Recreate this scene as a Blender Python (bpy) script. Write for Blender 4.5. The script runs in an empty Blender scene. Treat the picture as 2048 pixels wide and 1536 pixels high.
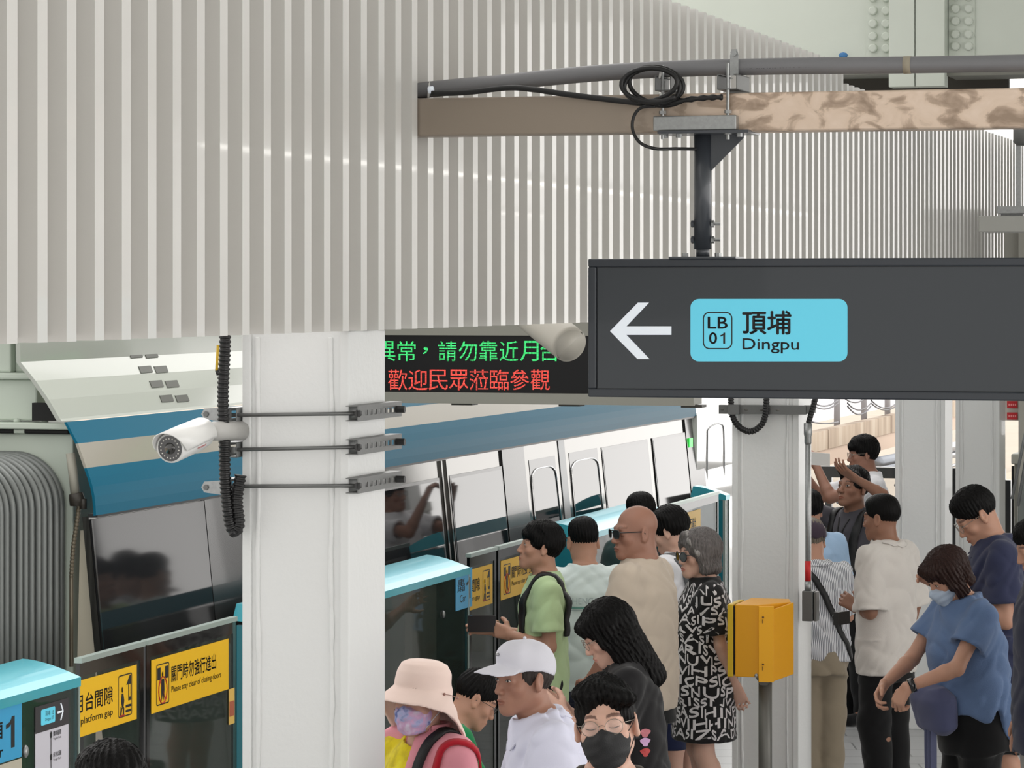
import bpy, bmesh, math, random
import numpy as np
from mathutils import Vector, Matrix
from mathutils.bvhtree import BVHTree
random.seed(7); np.random.seed(7)
SC = bpy.context.scene; COL = SC.collection
# ---------------------------------------------------------------- camera, sky, exposure
FP, CX, HY, H = 6500.0, 1024.0, 580.0, 2.8        # focal length in px, image centre, horizon row, eye height
cam = bpy.data.objects.new('camera', bpy.data.cameras.new('camera')); COL.objects.link(cam)
cam.location = (0, 0, H); cam.rotation_euler = (math.radians(90), 0, 0)
cam.data.sensor_width = 36; cam.data.lens = FP/2048*36; cam.data.shift_y = -(768-HY)/2048
cam.data.clip_end = 1500
SC.camera = cam
SC.view_settings.view_transform = 'Standard'; SC.view_settings.look = 'None'
SC.view_settings.gamma = 1; SC.view_settings.use_curve_mapping = False
SC.view_settings.exposure = 0.38
TH = math.atan((2912-CX)/FP); CT, ST = math.cos(TH), math.sin(TH)

w = bpy.data.worlds.new('sky'); SC.world = w; w.use_nodes = True
nt = w.node_tree; nt.nodes.clear()
def N(t, **k):
    n = nt.nodes.new(t)
    for a, b in k.items(): setattr(n, a, b)
    return n
tc = N('ShaderNodeTexCoord')
dv = N('ShaderNodeVectorMath', operation='DOT_PRODUCT'); dv.inputs[1].default_value = (0.93, 0.30, 0.22)   # bright side of an overcast sky
nt.links.new(tc.outputs['Generated'], dv.inputs[0])
mr = N('ShaderNodeMapRange'); mr.inputs[1].default_value = -0.45; mr.inputs[2].default_value = 1.0
mr.inputs[3].default_value = 0.95; mr.inputs[4].default_value = 2.55
nt.links.new(dv.outputs['Value'], mr.inputs[0])
bgn = N('ShaderNodeBackground'); bgn.inputs[0].default_value = (1.0, 0.975, 0.945, 1)
nt.links.new(mr.outputs[0], bgn.inputs[1])
out = N('ShaderNodeOutputWorld'); nt.links.new(bgn.outputs[0], out.inputs[0])

sun_d = bpy.data.lights.new('sun', 'SUN'); sun_d.energy = 0.5; sun_d.angle = math.radians(50); sun_d.color = (1, .98, .95)
sun = bpy.data.objects.new('sun', sun_d); COL.objects.link(sun)
sun.rotation_euler = Vector((-0.62, -0.10, -0.62)).to_track_quat('-Z', 'Y').to_euler()

# ---------------------------------------------------------------- coordinates
def tr(a, t, z): return Vector((a*CT + t*ST, -a*ST + t*CT, z))     # a: right of the track, t: along the track
def inv(p): return (p[0]*CT - p[1]*ST, p[0]*ST + p[1]*CT, p[2])
def W(x, y, Y): return Vector(((x-CX)/FP*Y, Y, H-(y-HY)/FP*Y))
def t_at(x, a):
    q = (x-CX)/FP
    return a*(CT+q*ST)/(q*CT-ST)
def Yof(a, t): return -a*ST + t*CT
def z_at(y, Y): return H-(y-HY)/FP*Y
def za(x, y, a): return z_at(y, Yof(a, t_at(x, a)))
def a_at(x, t):
    q = (x-CX)/FP
    return t*(q*CT-ST)/(CT+q*ST)

# ---------------------------------------------------------------- materials
def lin(c): return tuple(((v/255)/12.92 if v/255 <= .04045 else ((v/255+.055)/1.055)**2.4) for v in c)
MATS = {}
def mat(name, col, rough=.5, metal=0, bump=0, bscale=60, var=0, vscale=8, spec=.5, coat=0, alpha=1, emit=None, es=1, trans=0, attr=False, sheen=0):
    if name in MATS: return MATS[name]
    m = bpy.data.materials.new(name); m.use_nodes = True; t = m.node_tree; b = t.nodes['Principled BSDF']
    c = lin(col)+(1,)
    b.inputs['Base Color'].default_value = c; b.inputs['Roughness'].default_value = rough; b.inputs['Metallic'].default_value = metal
    b.inputs['Specular IOR Level'].default_value = spec; b.inputs['Coat Weight'].default_value = coat
    b.inputs['Coat Roughness'].default_value = .04
    b.inputs['Alpha'].default_value = alpha; b.inputs['Transmission Weight'].default_value = trans
    b.inputs['Sheen Weight'].default_value = sheen
    if emit: b.inputs['Emission Color'].default_value = lin(emit)+(1,); b.inputs['Emission Strength'].default_value = es
    tcn = t.nodes.new('ShaderNodeTexCoord')
    last = None
    if var:
        n = t.nodes.new('ShaderNodeTexNoise'); n.inputs['Scale'].default_value = vscale; n.inputs['Detail'].default_value = 6
        t.links.new(tcn.outputs['Object'], n.inputs['Vector'])
        r = t.nodes.new('ShaderNodeMix'); r.data_type = 'RGBA'
        r.inputs['A'].default_value = tuple(v*(1-var) for v in c[:3])+(1,); r.inputs['B'].default_value = tuple(min(1, v*(1+var)) for v in c[:3])+(1,)
        t.links.new(n.outputs['Fac'], r.inputs['Factor']); last = r.outputs['Result']
    if attr:
        at = t.nodes.new('ShaderNodeAttribute'); at.attribute_name = 'tone'
        mx = t.nodes.new('ShaderNodeMix'); mx.data_type = 'RGBA'; mx.blend_type = 'MULTIPLY'; mx.inputs['Factor'].default_value = 1
        if last: t.links.new(last, mx.inputs['A'])
        else: mx.inputs['A'].default_value = c
        t.links.new(at.outputs['Color'], mx.inputs['B']); last = mx.outputs['Result']
    if last: t.links.new(last, b.inputs['Base Color'])
    if bump:
        n = t.nodes.new('ShaderNodeTexNoise'); n.inputs['Scale'].default_value = bscale; n.inputs['Detail'].default_value = 4
        t.links.new(tcn.outputs['Object'], n.inputs['Vector'])
        bp = t.nodes.new('ShaderNodeBump'); bp.inputs['Strength'].default_value = bump; bp.inputs['Distance'].default_value = .01
        t.links.new(n.outputs['Fac'], bp.inputs['Height']); t.links.new(bp.outputs['Normal'], b.inputs['Normal'])
    MATS[name] = m; return m
def ramp(m, scale, stops, detail=5, vec_scale=(1, 1, 1), rough=None, kind='noise', rot=(0, 0, 0), dist=0):
    t = m.node_tree; b = t.nodes['Principled BSDF']
    tcn = t.nodes.new('ShaderNodeTexCoord'); mp = t.nodes.new('ShaderNodeMapping'); mp.inputs['Scale'].default_value = vec_scale; mp.inputs['Rotation'].default_value = rot
    t.links.new(tcn.outputs['Object'], mp.inputs[0])
    if kind == 'noise':
        n = t.nodes.new('ShaderNodeTexNoise'); n.inputs['Scale'].default_value = scale; n.inputs['Detail'].default_value = detail; n.inputs['Distortion'].default_value = dist; o = n.outputs['Fac']
    else:
        n = t.nodes.new('ShaderNodeTexWave'); n.inputs['Scale'].default_value = scale; n.inputs['Distortion'].default_value = dist; o = n.outputs['Fac']
        n.bands_direction = kind
    t.links.new(mp.outputs[0], n.inputs['Vector'])
    r = t.nodes.new('ShaderNodeValToRGB'); e = r.color_ramp.elements
    e[0].position, e[0].color = stops[0][0], lin(stops[0][1])+(1,); e[1].position, e[1].color = stops[-1][0], lin(stops[-1][1])+(1,)
    for p, c in stops[1:-1]:
        x = e.new(p); x.color = lin(c)+(1,)
    t.links.new(o, r.inputs[0]); t.links.new(r.outputs[0], b.inputs['Base Color']); return m

# ---------------------------------------------------------------- mesh building
class MB:
    def __init__(s): s.v = []; s.f = []; s.m = []; s.k = 0
    def add(s, vs, fs):
        o = len(s.v); s.v += [Vector(p) for p in vs]; s.f += [tuple(i+o for i in f) for f in fs]; s.m += [s.k]*len(fs); return s
    def hexa(s, p): return s.add(p, [(0, 3, 2, 1), (4, 5, 6, 7), (0, 1, 5, 4), (1, 2, 6, 5), (2, 3, 7, 6), (3, 0, 4, 7)])
    def box(s, a, t, z, f=None):
        f = f or tr
        return s.hexa([f(a[i], t[j], z[k]) for k in (0, 1) for (i, j) in ((0, 0), (1, 0), (1, 1), (0, 1))])
    def prism(s, pts, d):            # polygon (world points) swept by vector d
        n = len(pts); d = Vector(d); q = [Vector(p) for p in pts]
        return s.add(q+[p+d for p in q], [tuple(range(n))[::-1], tuple(range(n, 2*n))]+[(i, (i+1) % n, n+(i+1) % n, n+i) for i in range(n)])
    def tube(s, path, r, seg=10, cap=True, closed=False, flat=None):
        P = [Vector(p) for p in path]; n = len(P); R = r if hasattr(r, '__len__') else [r]*n
        vs = []; up = None
        for i in range(n):
            a = P[(i-1) % n] if (i or closed) else P[i]; b = P[(i+1) % n] if (i < n-1 or closed) else P[i]
            d = (b-a).normalized()
            if up is None: up = d.orthogonal().normalized()
            up = (up-d*up.dot(d)).normalized(); sd = d.cross(up)
            for j in range(seg):
                g = 2*math.pi*j/seg; vs.append(P[i]+(up*math.cos(g)+sd*math.sin(g))*R[i])
        fs = []
        for i in range(n if closed else n-1):
            for j in range(seg):
                a = i*seg+j; b = i*seg+(j+1) % seg; c = ((i+1) % n)*seg+(j+1) % seg; d = ((i+1) % n)*seg+j
                fs.append((a, b, c, d))
        if cap and not closed: fs += [tuple(range(seg))[::-1], tuple((n-1)*seg+j for j in range(seg))]
        return s.add(vs, fs)
    def cyl(s, a, b, r, seg=16): return s.tube([a, b], r, seg)
    def ball(s, c, r, seg=10):
        R = r if hasattr(r, '__len__') else (r, r, r); vs = []; fs = []; c = Vector(c); h = seg//2
        for i in range(h+1):
            for j in range(seg):
                p = math.pi*i/h; g = 2*math.pi*j/seg
                vs.append(c+Vector((R[0]*math.sin(p)*math.cos(g), R[1]*math.sin(p)*math.sin(g), R[2]*math.cos(p))))
        for i in range(h):
            for j in range(seg): fs.append((i*seg+j, (i+1)*seg+j, (i+1)*seg+(j+1) % seg, i*seg+(j+1) % seg))
        return s.add(vs, fs)
    def nut(s, c, d, r, h):
        c = Vector(c); d = Vector(d).normalized(); return s.tube([c, c+d*h], r, 6)
    def build(s, name, mats, parent=None, smooth=False, bevel=0):
        me = bpy.data.meshes.new(name); me.from_pydata([tuple(p) for p in s.v], [], s.f)
        for m in (mats if isinstance(mats, (list, tuple)) else [mats]): me.materials.append(m)
        me.polygons.foreach_set('material_index', s.m)
        bm = bmesh.new(); bm.from_mesh(me); bmesh.ops.recalc_face_normals(bm, faces=bm.faces); bm.to_mesh(me); bm.free()
        return link(name, me, parent, smooth, bevel)
def link(name, me, parent=None, smooth=False, bevel=0):
    o = bpy.data.objects.new(name, me); COL.objects.link(o)
    if smooth: me.polygons.foreach_set('use_smooth', [True]*len(me.polygons))
    if bevel:
        md = o.modifiers.new('bevel', 'BEVEL'); md.width = bevel; md.segments = 2; md.limit_method = 'ANGLE'; md.angle_limit = .7
    if parent:
        o.parent = parent; o.matrix_parent_inverse = pinv(parent)
    return o
def wm(o):
    m = Matrix.LocRotScale(o.location, o.rotation_euler, o.scale)
    return (wm(o.parent) @ o.matrix_parent_inverse @ m) if o.parent else m
def pinv(o): return wm(o).inverted()
def tag(o, label, cat, group=None, kind=None):
    if label: o['label'] = label
    if cat: o['category'] = cat
    if group: o['group'] = group
    if kind: o['kind'] = kind
    return o
def thing(name, label, cat, loc, group=None):
    o = bpy.data.objects.new(name, None); COL.objects.link(o); o.location = Vector(loc); o.empty_display_size = .1
    return tag(o, label, cat, group)
def struct(o): o['kind'] = 'structure'; return o
def smooth_path(p, n=8, closed=False):
    P = [Vector(q) for q in p]; m = len(P); r = []
    for i in range(m if closed else m-1):
        g = lambda k: P[k % m] if closed else P[max(0, min(m-1, k))]
        a, b, c, d = g(i-1), g(i), g(i+1), g(i+2)
        for j in range(n):
            u = j/n; r.append(.5*((2*b)+(c-a)*u+(2*a-5*b+4*c-d)*u*u+(3*b-a-3*c+d)*u**3))
    if not closed: r.append(P[-1])
    return r
def text_mesh(body, rect, f, name, m, parent=None, bold=0, keep=False, line=1.0):
    """flat lettering fitted into rect (u0,v0,u1,v1); f(u,v) gives the world point"""
    cu = bpy.data.curves.new('text', 'FONT'); cu.body = body; cu.resolution_u = 3; cu.space_line = line
    o = bpy.data.objects.new('text', cu); COL.objects.link(o)
    me = bpy.data.meshes.new_from_object(o.evaluated_get(bpy.context.evaluated_depsgraph_get()))
    bpy.data.objects.remove(o); bpy.data.curves.remove(cu)
    co = np.zeros(len(me.vertices)*3); me.vertices.foreach_get('co', co); co = co.reshape(-1, 3)
    lo, hi = co.min(0), co.max(0); u0, v0, u1, v1 = rect
    su = (u1-u0)/(hi[0]-lo[0]); sv = (v1-v0)/(hi[1]-lo[1])
    if keep: su = sv = min(su, sv)
    P = [f(u0+(c[0]-lo[0])*su, v0+(c[1]-lo[1])*sv) for c in co]
    fs = [tuple(p.vertices) for p in me.polygons]; bpy.data.meshes.remove(me)
    if bold:
        n = len(P); o_ = f(u0, v0); ms = min(su, sv); e = [(f(u0+dx*bold*ms, v0+dy*bold*ms)-o_) for dx, dy in ((1, 0), (-1, 0), (0, 1), (0, -1))]
        fs = fs+[tuple(i+n*(k+1) for i in q) for k in range(4) for q in fs]; P = P+[p+d for d in e for p in P]
    me = bpy.data.meshes.new(name); me.from_pydata([tuple(p) for p in P], [], fs)
    me.materials.clear(); me.materials.append(m); me.name = name
    return link(name, me, parent)
def numeral_one(rect, f, m, parent, lift=None):
    u0, v0, u1, v1 = rect; g = lambda x, y: f(u0+(u1-u0)*x, v0+(v1-v0)*y)
    q = MB(); q.add([g(x, y) for x, y in ((.58, 0), (1, 0), (1, 1), (.66, 1), (.60, .92), (.40, .83), (0, .78), (0, .64), (.40, .69), (.58, .76))], [(0, 1, 2, 3, 9), (3, 4, 9), (4, 5, 8, 9), (5, 6, 7, 8)])
    return q.build('lettering', m, parent)
def rrect(x0, y0, x1, y1, r, n=6):
    p = []
    for cx, cy, g in ((x1-r, y1-r, 0), (x0+r, y1-r, 90), (x0+r, y0+r, 180), (x1-r, y0+r, 270)):
        for i in range(n+1):
            q = math.radians(g+90*i/n); p.append((cx+r*math.cos(q), cy+r*math.sin(q)))
    return p
# ================================================================ SETTING
M_wall = mat('wall_paint', (208, 206, 202), .38, bump=.02, bscale=30, coat=.25)
M_col = mat('column_paint', (222, 223, 222), .42, bump=.12, bscale=45, coat=.15)
M_girder = mat('girder_paint', (206, 212, 202), .55, bump=.15, bscale=6, var=.05, vscale=3)
M_galv = mat('galvanised', (158, 160, 160), .38, .75, var=.22, vscale=90)
M_steel = mat('zinc_steel', (112, 113, 112), .45, .6, bump=.05, bscale=150)
M_black = mat('black_rubber', (16, 16, 17), .45)
M_matblack = mat('black_void', (9, 9, 10), .7)
M_sign = mat('sign_charcoal', (43, 49, 55), .33, coat=.2)
M_signframe = mat('sign_frame', (36, 42, 50), .35, coat=.2)
M_white = mat('sign_white', (232, 238, 246), .4, emit=(225, 235, 246), es=.15)
M_cyan = mat('sign_cyan', (100, 206, 232), .35, emit=(96, 203, 230), es=.15)
M_ink = mat('ink', (28, 28, 30), .5)
M_floor = mat('floor_tile', (196, 196, 196), .35, var=.06, vscale=2)
t_ = M_floor.node_tree
br = t_.nodes.new('ShaderNodeTexBrick'); br.inputs['Scale'].default_value = 1; br.inputs['Mortar Size'].default_value = .006
br.inputs['Brick Width'].default_value = .6; br.inputs['Row Height'].default_value = .3
br.inputs['Color1'].default_value = lin((176, 177, 178))+(1,); br.inputs['Color2'].default_value = lin((168, 169, 170))+(1,); br.inputs['Mortar'].default_value = lin((120, 121, 122))+(1,)
tcx = t_.nodes.new('ShaderNodeTexCoord'); t_.links.new(tcx.outputs['Object'], br.inputs['Vector']); t_.links.new(br.outputs['Color'], t_.nodes['Principled BSDF'].inputs['Base Color'])

b = MB(); b.box((-5.25, 9), (-3, 46), (-.12, 0)); struct(b.build('floor', M_floor))

# ribbed fascia wall
PITCH, RW, WA = .173, .059, -3.3
t0 = t_at(13.7, WA); b = MB(); zb = 2.672
tC = t_at(1694, WA)
for i in range(-14, 142):
    t1 = t0+i*PITCH
    zt = 4.07 if t1 < tC else 3.965
    b.box((WA-.075, WA), (t1, t1+RW), (zb, zt))
b.box((WA-.09, WA-.052), (t0-14*PITCH, tC), (zb+.012, 4.062))
b.box((WA-.09, WA-.052), (tC, t0+142*PITCH), (zb+.012, 3.957))
struct(b.build('wall_left', M_wall))

# painted steel box columns
def column(xl, xr, w, label, ht=2.671):
    g = lambda x: a_at(x, 1.0)
    t = w/(g(xr)-g(xl)); a0, a1 = a_at(xl, t), a_at(xr, t)
    b = MB(); e = w*.085
    b.box((a0+.004, a1-.004), (t+.010, t+w-.01), (0, ht))
    for p in ((a0, a0+e), (a1-e, a1)): b.box(p, (t, t+w), (0, ht))           # flange plates
    b.box((a0+.002, a1-.002), (t+.004, t+.03), (0, .12))
    for _ in (0,):
        for s, aa in ((1, a0+e+w*.06), (-1, a1-e-w*.085)):
            pth = [tr(aa+.002*math.sin(z*9)+random.uniform(-.0015, .0015), t+.009, z) for z in np.linspace(.0, ht-.02, 60)]
            b.tube(pth, [.009+random.uniform(-.0015, .002) for _ in pth], 6)
    o = b.build('column', M_col, bevel=.004)
    o.location = (0, 0, 0); tag(o, label, 'column', kind='thing'); return t, a0, a1
c1 = column(484, 698, .36, 'large pale grey steel column with three pairs of clamped struts beside the screen doors')
c2 = column(1464, 1597, .36, 'pale grey steel column standing behind the yellow post box')
c3 = column(1790, 1890, .32, 'pale grey steel column behind the person in a cream shirt')
c4 = column(1911, 1999, .32, 'pale grey steel column behind the person in a navy polo')

# ---------------------------------------------------------------- roof girder (top right)
YG = 20.0
def G(x, y, d=0): p = W(x, y, YG); a, t, z = inv(p); return a, t, z
gt = t_at(1790, -3.3)*0+inv(W(1790, 100, YG))[1]
ga = lambda x: a_at(x, gt)
gz = lambda x, y: z_at(y, Yof(ga(x), gt))
root = thing('roof_girder', 'pale green bolted steel girder above the ribbed wall', 'girder', tr(ga(1840), gt, gz(1840, 172)))
b = MB(); b.box((ga(1150), ga(2350)), (gt, gt+.02), (gz(1740, 138), 6.2)); b.build('web_plate', M_girder, root)
b = MB(); b.box((ga(1150), ga(1784)), (gt-.05, gt+.35), (gz(1740, 150), gz(1740, 136))); b.box((ga(1896), ga(2350)), (gt-.05, gt+.35), (gz(1950, 152), gz(1950, 138)))
b.build('bottom_flange', mat('girder_shade', (120, 120, 112), .6), root)  # darker girder colour, shade of the flange underside painted in
b = MB(); b.box((ga(1785), ga(1836)), (gt-.14, gt), (gz(1840, 176), 6.2)); b.box((ga(1837.5), ga(1896)), (gt-.135, gt), (gz(1840, 176), 6.2)); b.build('stiffener', M_girder, root, bevel=.004)
b = MB(); b.box((ga(1733), ga(1785)), (gt-.012, gt), (gz(1740, 116), 6.2)); b.box((ga(1898), ga(1950)), (gt-.012, gt), (gz(1940, 112), 6.2)); b.build('splice_plate', M_girder, root)
for xs, ys in (((1747, 1773), (-4, 22, 48, 73, 97)), ((1912, 1938), (-6, 18, 43, 69, 93))):
    for x in xs:
        for y in ys:
            b = MB(); p = tr(ga(x), gt-.012, gz(x, y)); d = tr(0, -1, 0)
            b.tube([p, p+d*.006, p+d*.022, p+d*.027], [.029, .027, .0265, .02], 14); b.build('bolt', M_girder, root, smooth=False)
b = MB(); b.box((ga(1600), ga(2000)), (gt+.4, gt+.45), (gz(1740, 176), gz(1740, 130))); b.build('underside_shade', mat('soffit_shade', (58, 54, 48), .8), root)  # dark strip painted for the shaded underside beyond the girder
b = MB(); q = tr(ga(1690), gt-.06, gz(1690, 112))
b.ball(q, (.03, .015, .02), 8); tag(b.build('tape_roll', mat('blue_tape', (62, 120, 175), .5), smooth=True), 'scrap of blue tape on the girder ledge above the grey pipe', 'tape')

# ---------------------------------------------------------------- beam, conduit pipe, hanging sign
tb = t_at(837, WA)
def S(x, y, t=None, d=0):            # pixel on the vertical plane across the track at t
    t = tb if t is None else t
    a = a_at(x, t); return tr(a, t-d, z_at(y, Yof(a, t)))
def Sa(x, t=None): return a_at(x, tb if t is None else t)
def Sz(x, y, t=None): t = tb if t is None else t; return z_at(y, Yof(a_at(x, t), t))
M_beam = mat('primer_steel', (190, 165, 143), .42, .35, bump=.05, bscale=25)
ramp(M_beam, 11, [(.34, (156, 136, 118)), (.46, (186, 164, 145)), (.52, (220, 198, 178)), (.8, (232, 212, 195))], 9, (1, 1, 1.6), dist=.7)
t_ = M_beam.node_tree; bs_ = t_.nodes['Principled BSDF']; old = bs_.inputs['Base Color'].links[0].from_socket     # darker brown near the wall paints in the ribs' reflection; flaking further out
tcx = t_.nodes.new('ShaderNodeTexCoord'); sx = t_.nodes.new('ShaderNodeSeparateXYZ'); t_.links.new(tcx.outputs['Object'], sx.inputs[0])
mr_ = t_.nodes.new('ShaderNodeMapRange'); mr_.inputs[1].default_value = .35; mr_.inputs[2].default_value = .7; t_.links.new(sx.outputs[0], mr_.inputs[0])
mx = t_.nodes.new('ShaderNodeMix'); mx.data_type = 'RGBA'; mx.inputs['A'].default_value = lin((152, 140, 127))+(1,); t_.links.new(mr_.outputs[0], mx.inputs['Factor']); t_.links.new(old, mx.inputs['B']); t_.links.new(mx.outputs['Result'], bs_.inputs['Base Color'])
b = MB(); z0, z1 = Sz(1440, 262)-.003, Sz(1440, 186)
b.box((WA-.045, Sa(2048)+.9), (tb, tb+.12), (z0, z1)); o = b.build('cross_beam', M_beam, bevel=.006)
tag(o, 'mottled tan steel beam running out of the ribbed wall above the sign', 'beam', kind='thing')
M_pvc = mat('grey_pvc', (122, 122, 125), .4, var=.05, vscale=3)
tp = tb+.09
pp = [(836, 184), (860, 181), (920, 175), (1000, 168), (1100, 157), (1200, 148), (1320, 141), (1440, 137), (1600, 134), (1815, 132), (2048, 128), (2200, 125)]
pth = smooth_path([S(x, y-2, tp) for x, y in pp], 6)
root = thing('conduit_pipe', 'long grey plastic conduit pipe clipped above the tan beam', 'pipe', pth[40])
b = MB(); b.tube(pth, .0275, 18); b.build('pipe', M_pvc, root, True)
b = MB(); c = S(1815, 130, tp); b.tube([c-tr(.012, 0, 0), c+tr(.012, 0, 0)], .0287, 18); b.build('joint_stain', mat('putty', (160, 152, 135), .8), root, True)
def text_on_pipe():
    f = lambda u, v: tr(u, tp-.0262, v)
    return text_mesh('PVC  CNS 1302  50 PIPE  E 16 A', (Sa(1478), Sz(1478, 139, tp), Sa(1616), Sz(1478, 134, tp)), f, 'print', M_ink, root)
text_on_pipe()
# clip holding the pipe
b = MB(); a = Sa(1461); z = Sz(1461, 134, tp)
arc = [tr(a, tp+.031*math.sin(g), z+.031*math.cos(g)) for g in np.linspace(-1.9, 1.9, 14)]
b.prism([tr(a-.014, tp-.031, z-.03), tr(a+.014, tp-.031, z-.03), tr(a+.014, tp-.031, z+.035), tr(a+.009, tp-.031, z+.055), tr(a-.009, tp-.031, z+.055), tr(a-.014, tp-.031, z+.035)], tr(0, -.003, 0))
b.build('pipe_clip', M_galv, root); b = MB(); b.nut(tr(a, tp-.033, z+.042), tr(0, -1, 0), .011, .012); b.build('bolt', M_galv, root)

# sign
sr = thing('hanging_sign', 'charcoal hanging direction sign with a white arrow and sky blue station plate', 'sign', S(1405, 520))
aL, aR = Sa(1176), Sa(2048)+.62; zt, zb_ = Sz(1405, 517), Sz(1405, 796)
b = MB(); b.box((aL, aR), (tb+.012, tb+.13), (zb_+.004, zt-.004)); b.build('case', M_signframe, sr)
b = MB(); fw = .027
for (a_, z_) in (((aL, aR), (zt-fw, zt)), ((aL, aR), (zb_, zb_+fw)), ((aL, aL+fw), (zb_+fw, zt-fw)), ((aR-fw, aR), (zb_+fw, zt-fw))): b.box(a_, (tb, tb+.02), z_)
b.build('frame', M_signframe, sr, bevel=.004)
b = MB(); b.box((aL+fw+.004, aR-fw-.002), (tb+.006, tb+.012), (zb_+fw+.002, zt-fw-.002)); face = b.build('face_panel', M_sign, sr)
tsf = tb+.006
def flat(pts, dep, th, t): return [S(x, y, t, dep) for x, y in pts], tr(0, -th, 0)
k = .4385
ar = [(160, 370), (287, 240), (338, 240), (235, 348), (440, 348), (440, 387), (235, 387), (340, 497), (285, 497)]
b = MB(); b.prism(*flat([(1150+x*k, 500+y*k) for x, y in ar], .0, .001, tsf)); b.build('arrow', M_white, face)
b = MB(); b.prism(*flat(rrect(1381, 598, 1695, 723, 17), 0, .0012, tsf)); pl = b.build('station_plate', M_cyan, face)
def ring(b, o, i, dep, t):
    n = len(o); q = [S(x, y, t, dep) for x, y in o]+[S(x, y, t, dep) for x, y in i]
    b.add(q, [(j, (j+1) % n, n+(j+1) % n, n+j) for j in range(n)])
b = MB(); ring(b, rrect(1406, 623.5, 1465, 698.5, 13), rrect(1408.3, 626, 1462.7, 696, 11), .0016, tsf); b.build('code_border', M_ink, face)
def stext(body, x0, y0, x1, y1, t, dep, name, m, par, bold=0, keep=False):
    f = lambda u, v: tr(u, t-dep, v)
    return text_mesh(body, (a_at(x0, t), z_at(y1, Yof(a_at(x0, t), t)), a_at(x1, t), z_at(y0, Yof(a_at(x1, t), t))), f, name, m, par, bold, keep)
stext('LB', 1416, 634, 1455, 657, tsf, .0017, 'lettering', M_ink, face, .015)
stext('0', 1418.5, 665, 1434, 687.5, tsf, .0017, 'lettering', M_ink, face, .015)
f1_ = lambda u, v: tr(u, tsf-.0017, v)
numeral_one((a_at(1441, tsf), z_at(687.2, Yof(a_at(1441, tsf), tsf)), a_at(1450.5, tsf), z_at(665.3, Yof(a_at(1450.5, tsf), tsf))), f1_, M_ink, face)
stext('頂埔', 1485.5, 622, 1582, 668, tsf, .0017, 'lettering', M_ink, face, .02)
stext('Dingpu', 1485.5, 677, 1598, 706, tsf, .0017, 'lettering', M_ink, face, .008)
# post and bracket
tm = tb+.06; ap = a_at(1405.5, tm); r_ = .0285
zz = lambda y: Sz(1405, y)
M_post = mat('post_grey', (62, 66, 72), .35, .1, coat=.3)
b = MB(); b.cyl(tr(ap, tm, zz(498)), tr(ap, tm, zz(262)), r_, 24); post = b.build('post', M_post, sr, True)
b = MB(); b.cyl(tr(ap, tm, zz(517)), tr(ap, tm, zz(490)), r_*.78, 20); b.build('inner_tube', M_post, sr, True)
b = MB(); b.prism([tr(ap+r_*.5, tm-.004, zz(264)), tr(Sa(1480), tm-.004, zz(264)), tr(Sa(1480), tm-.004, zz(275)), tr(ap+r_*.9, tm-.004, zz(342))], tr(0, .008, 0)); b.build('gusset', M_post, sr)
b = MB(); b.box((Sa(1338), Sa(1472)), (tb-.005, tb+.12), (zt, zt+.006)); b.build('top_flange', M_post, sr)
for x in (1366, 1432):
    b = MB(); b.nut(tr(Sa(x), tb+.03, zt+.006), (0, 0, 1), .011, .012); b.build('bolt', M_galv, sr)
for y in (447, 479):
    b = MB(); b.cyl(tr(ap+r_-.004, tm, zz(y)), tr(ap+r_+.03, tm, zz(y)), .005, 8); b.build('bolt', M_galv, sr); b = MB(); b.nut(tr(ap+r_, tm, zz(y)), tr(1, 0, 0), .012, .01); b.build('nut', M_galv, sr)
    b = MB(); b.nut(tr(ap-r_-.009, tm, zz(y)), tr(1, 0, 0), .012, .009); b.build('bolt', M_post, sr)
b = MB(); b.box((Sa(1312), Sa(1478)), (tb-.042, tb-.002), (zz(262), zz(232)))
b.build('strut_channel', M_galv, sr, bevel=.004)
b = MB(); b.box((Sa(1322), Sa(1503)), (tb-.05, tb+.13), (zz(268), zz(262))); b.build('clamp_plate', M_post, sr)
for x, y0, y1 in ((1328, 130, 278), (1458.5, 128, 280)):
    b = MB(); b.cyl(tr(Sa(x), tb-.02, zz(y1)), tr(Sa(x), tb-.02, zz(y0)), .0055, 8)
    for y in (228, 270): b.nut(tr(Sa(x), tb-.02, zz(y)), (0, 0, 1), .012, .011)
    b.build('threaded_rod', M_galv, sr)
for x0, x1 in ((1314, 1346), (1438, 1478)):
    b = MB(); a0, a1 = Sa(x0), Sa(x1); zt_, z2 = zz(150), zz(181)
    b.box((a0, a0+.003), (tb-.03, tb+.16), (z2, zt_)); b.box((a1-.003, a1), (tb-.03, tb+.16), (z2, zt_)); b.box((a0, a1), (tb-.03, tb+.16), (z2, z2+.003))
    b.box((a0, a0+.012), (tb-.03, tb+.16), (zt_-.003, zt_)); b.box((a1-.012, a1), (tb-.03, tb+.16), (zt_-.003, zt_)); b.build('strut_clip', M_steel, sr)
for x in (1332, 1359, 1480):
    b = MB(); b.nut(tr(Sa(x), tb-.01, zz(275)), (0, 0, 1), .01, .012); b.build('bolt', M_galv, sr)
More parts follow.
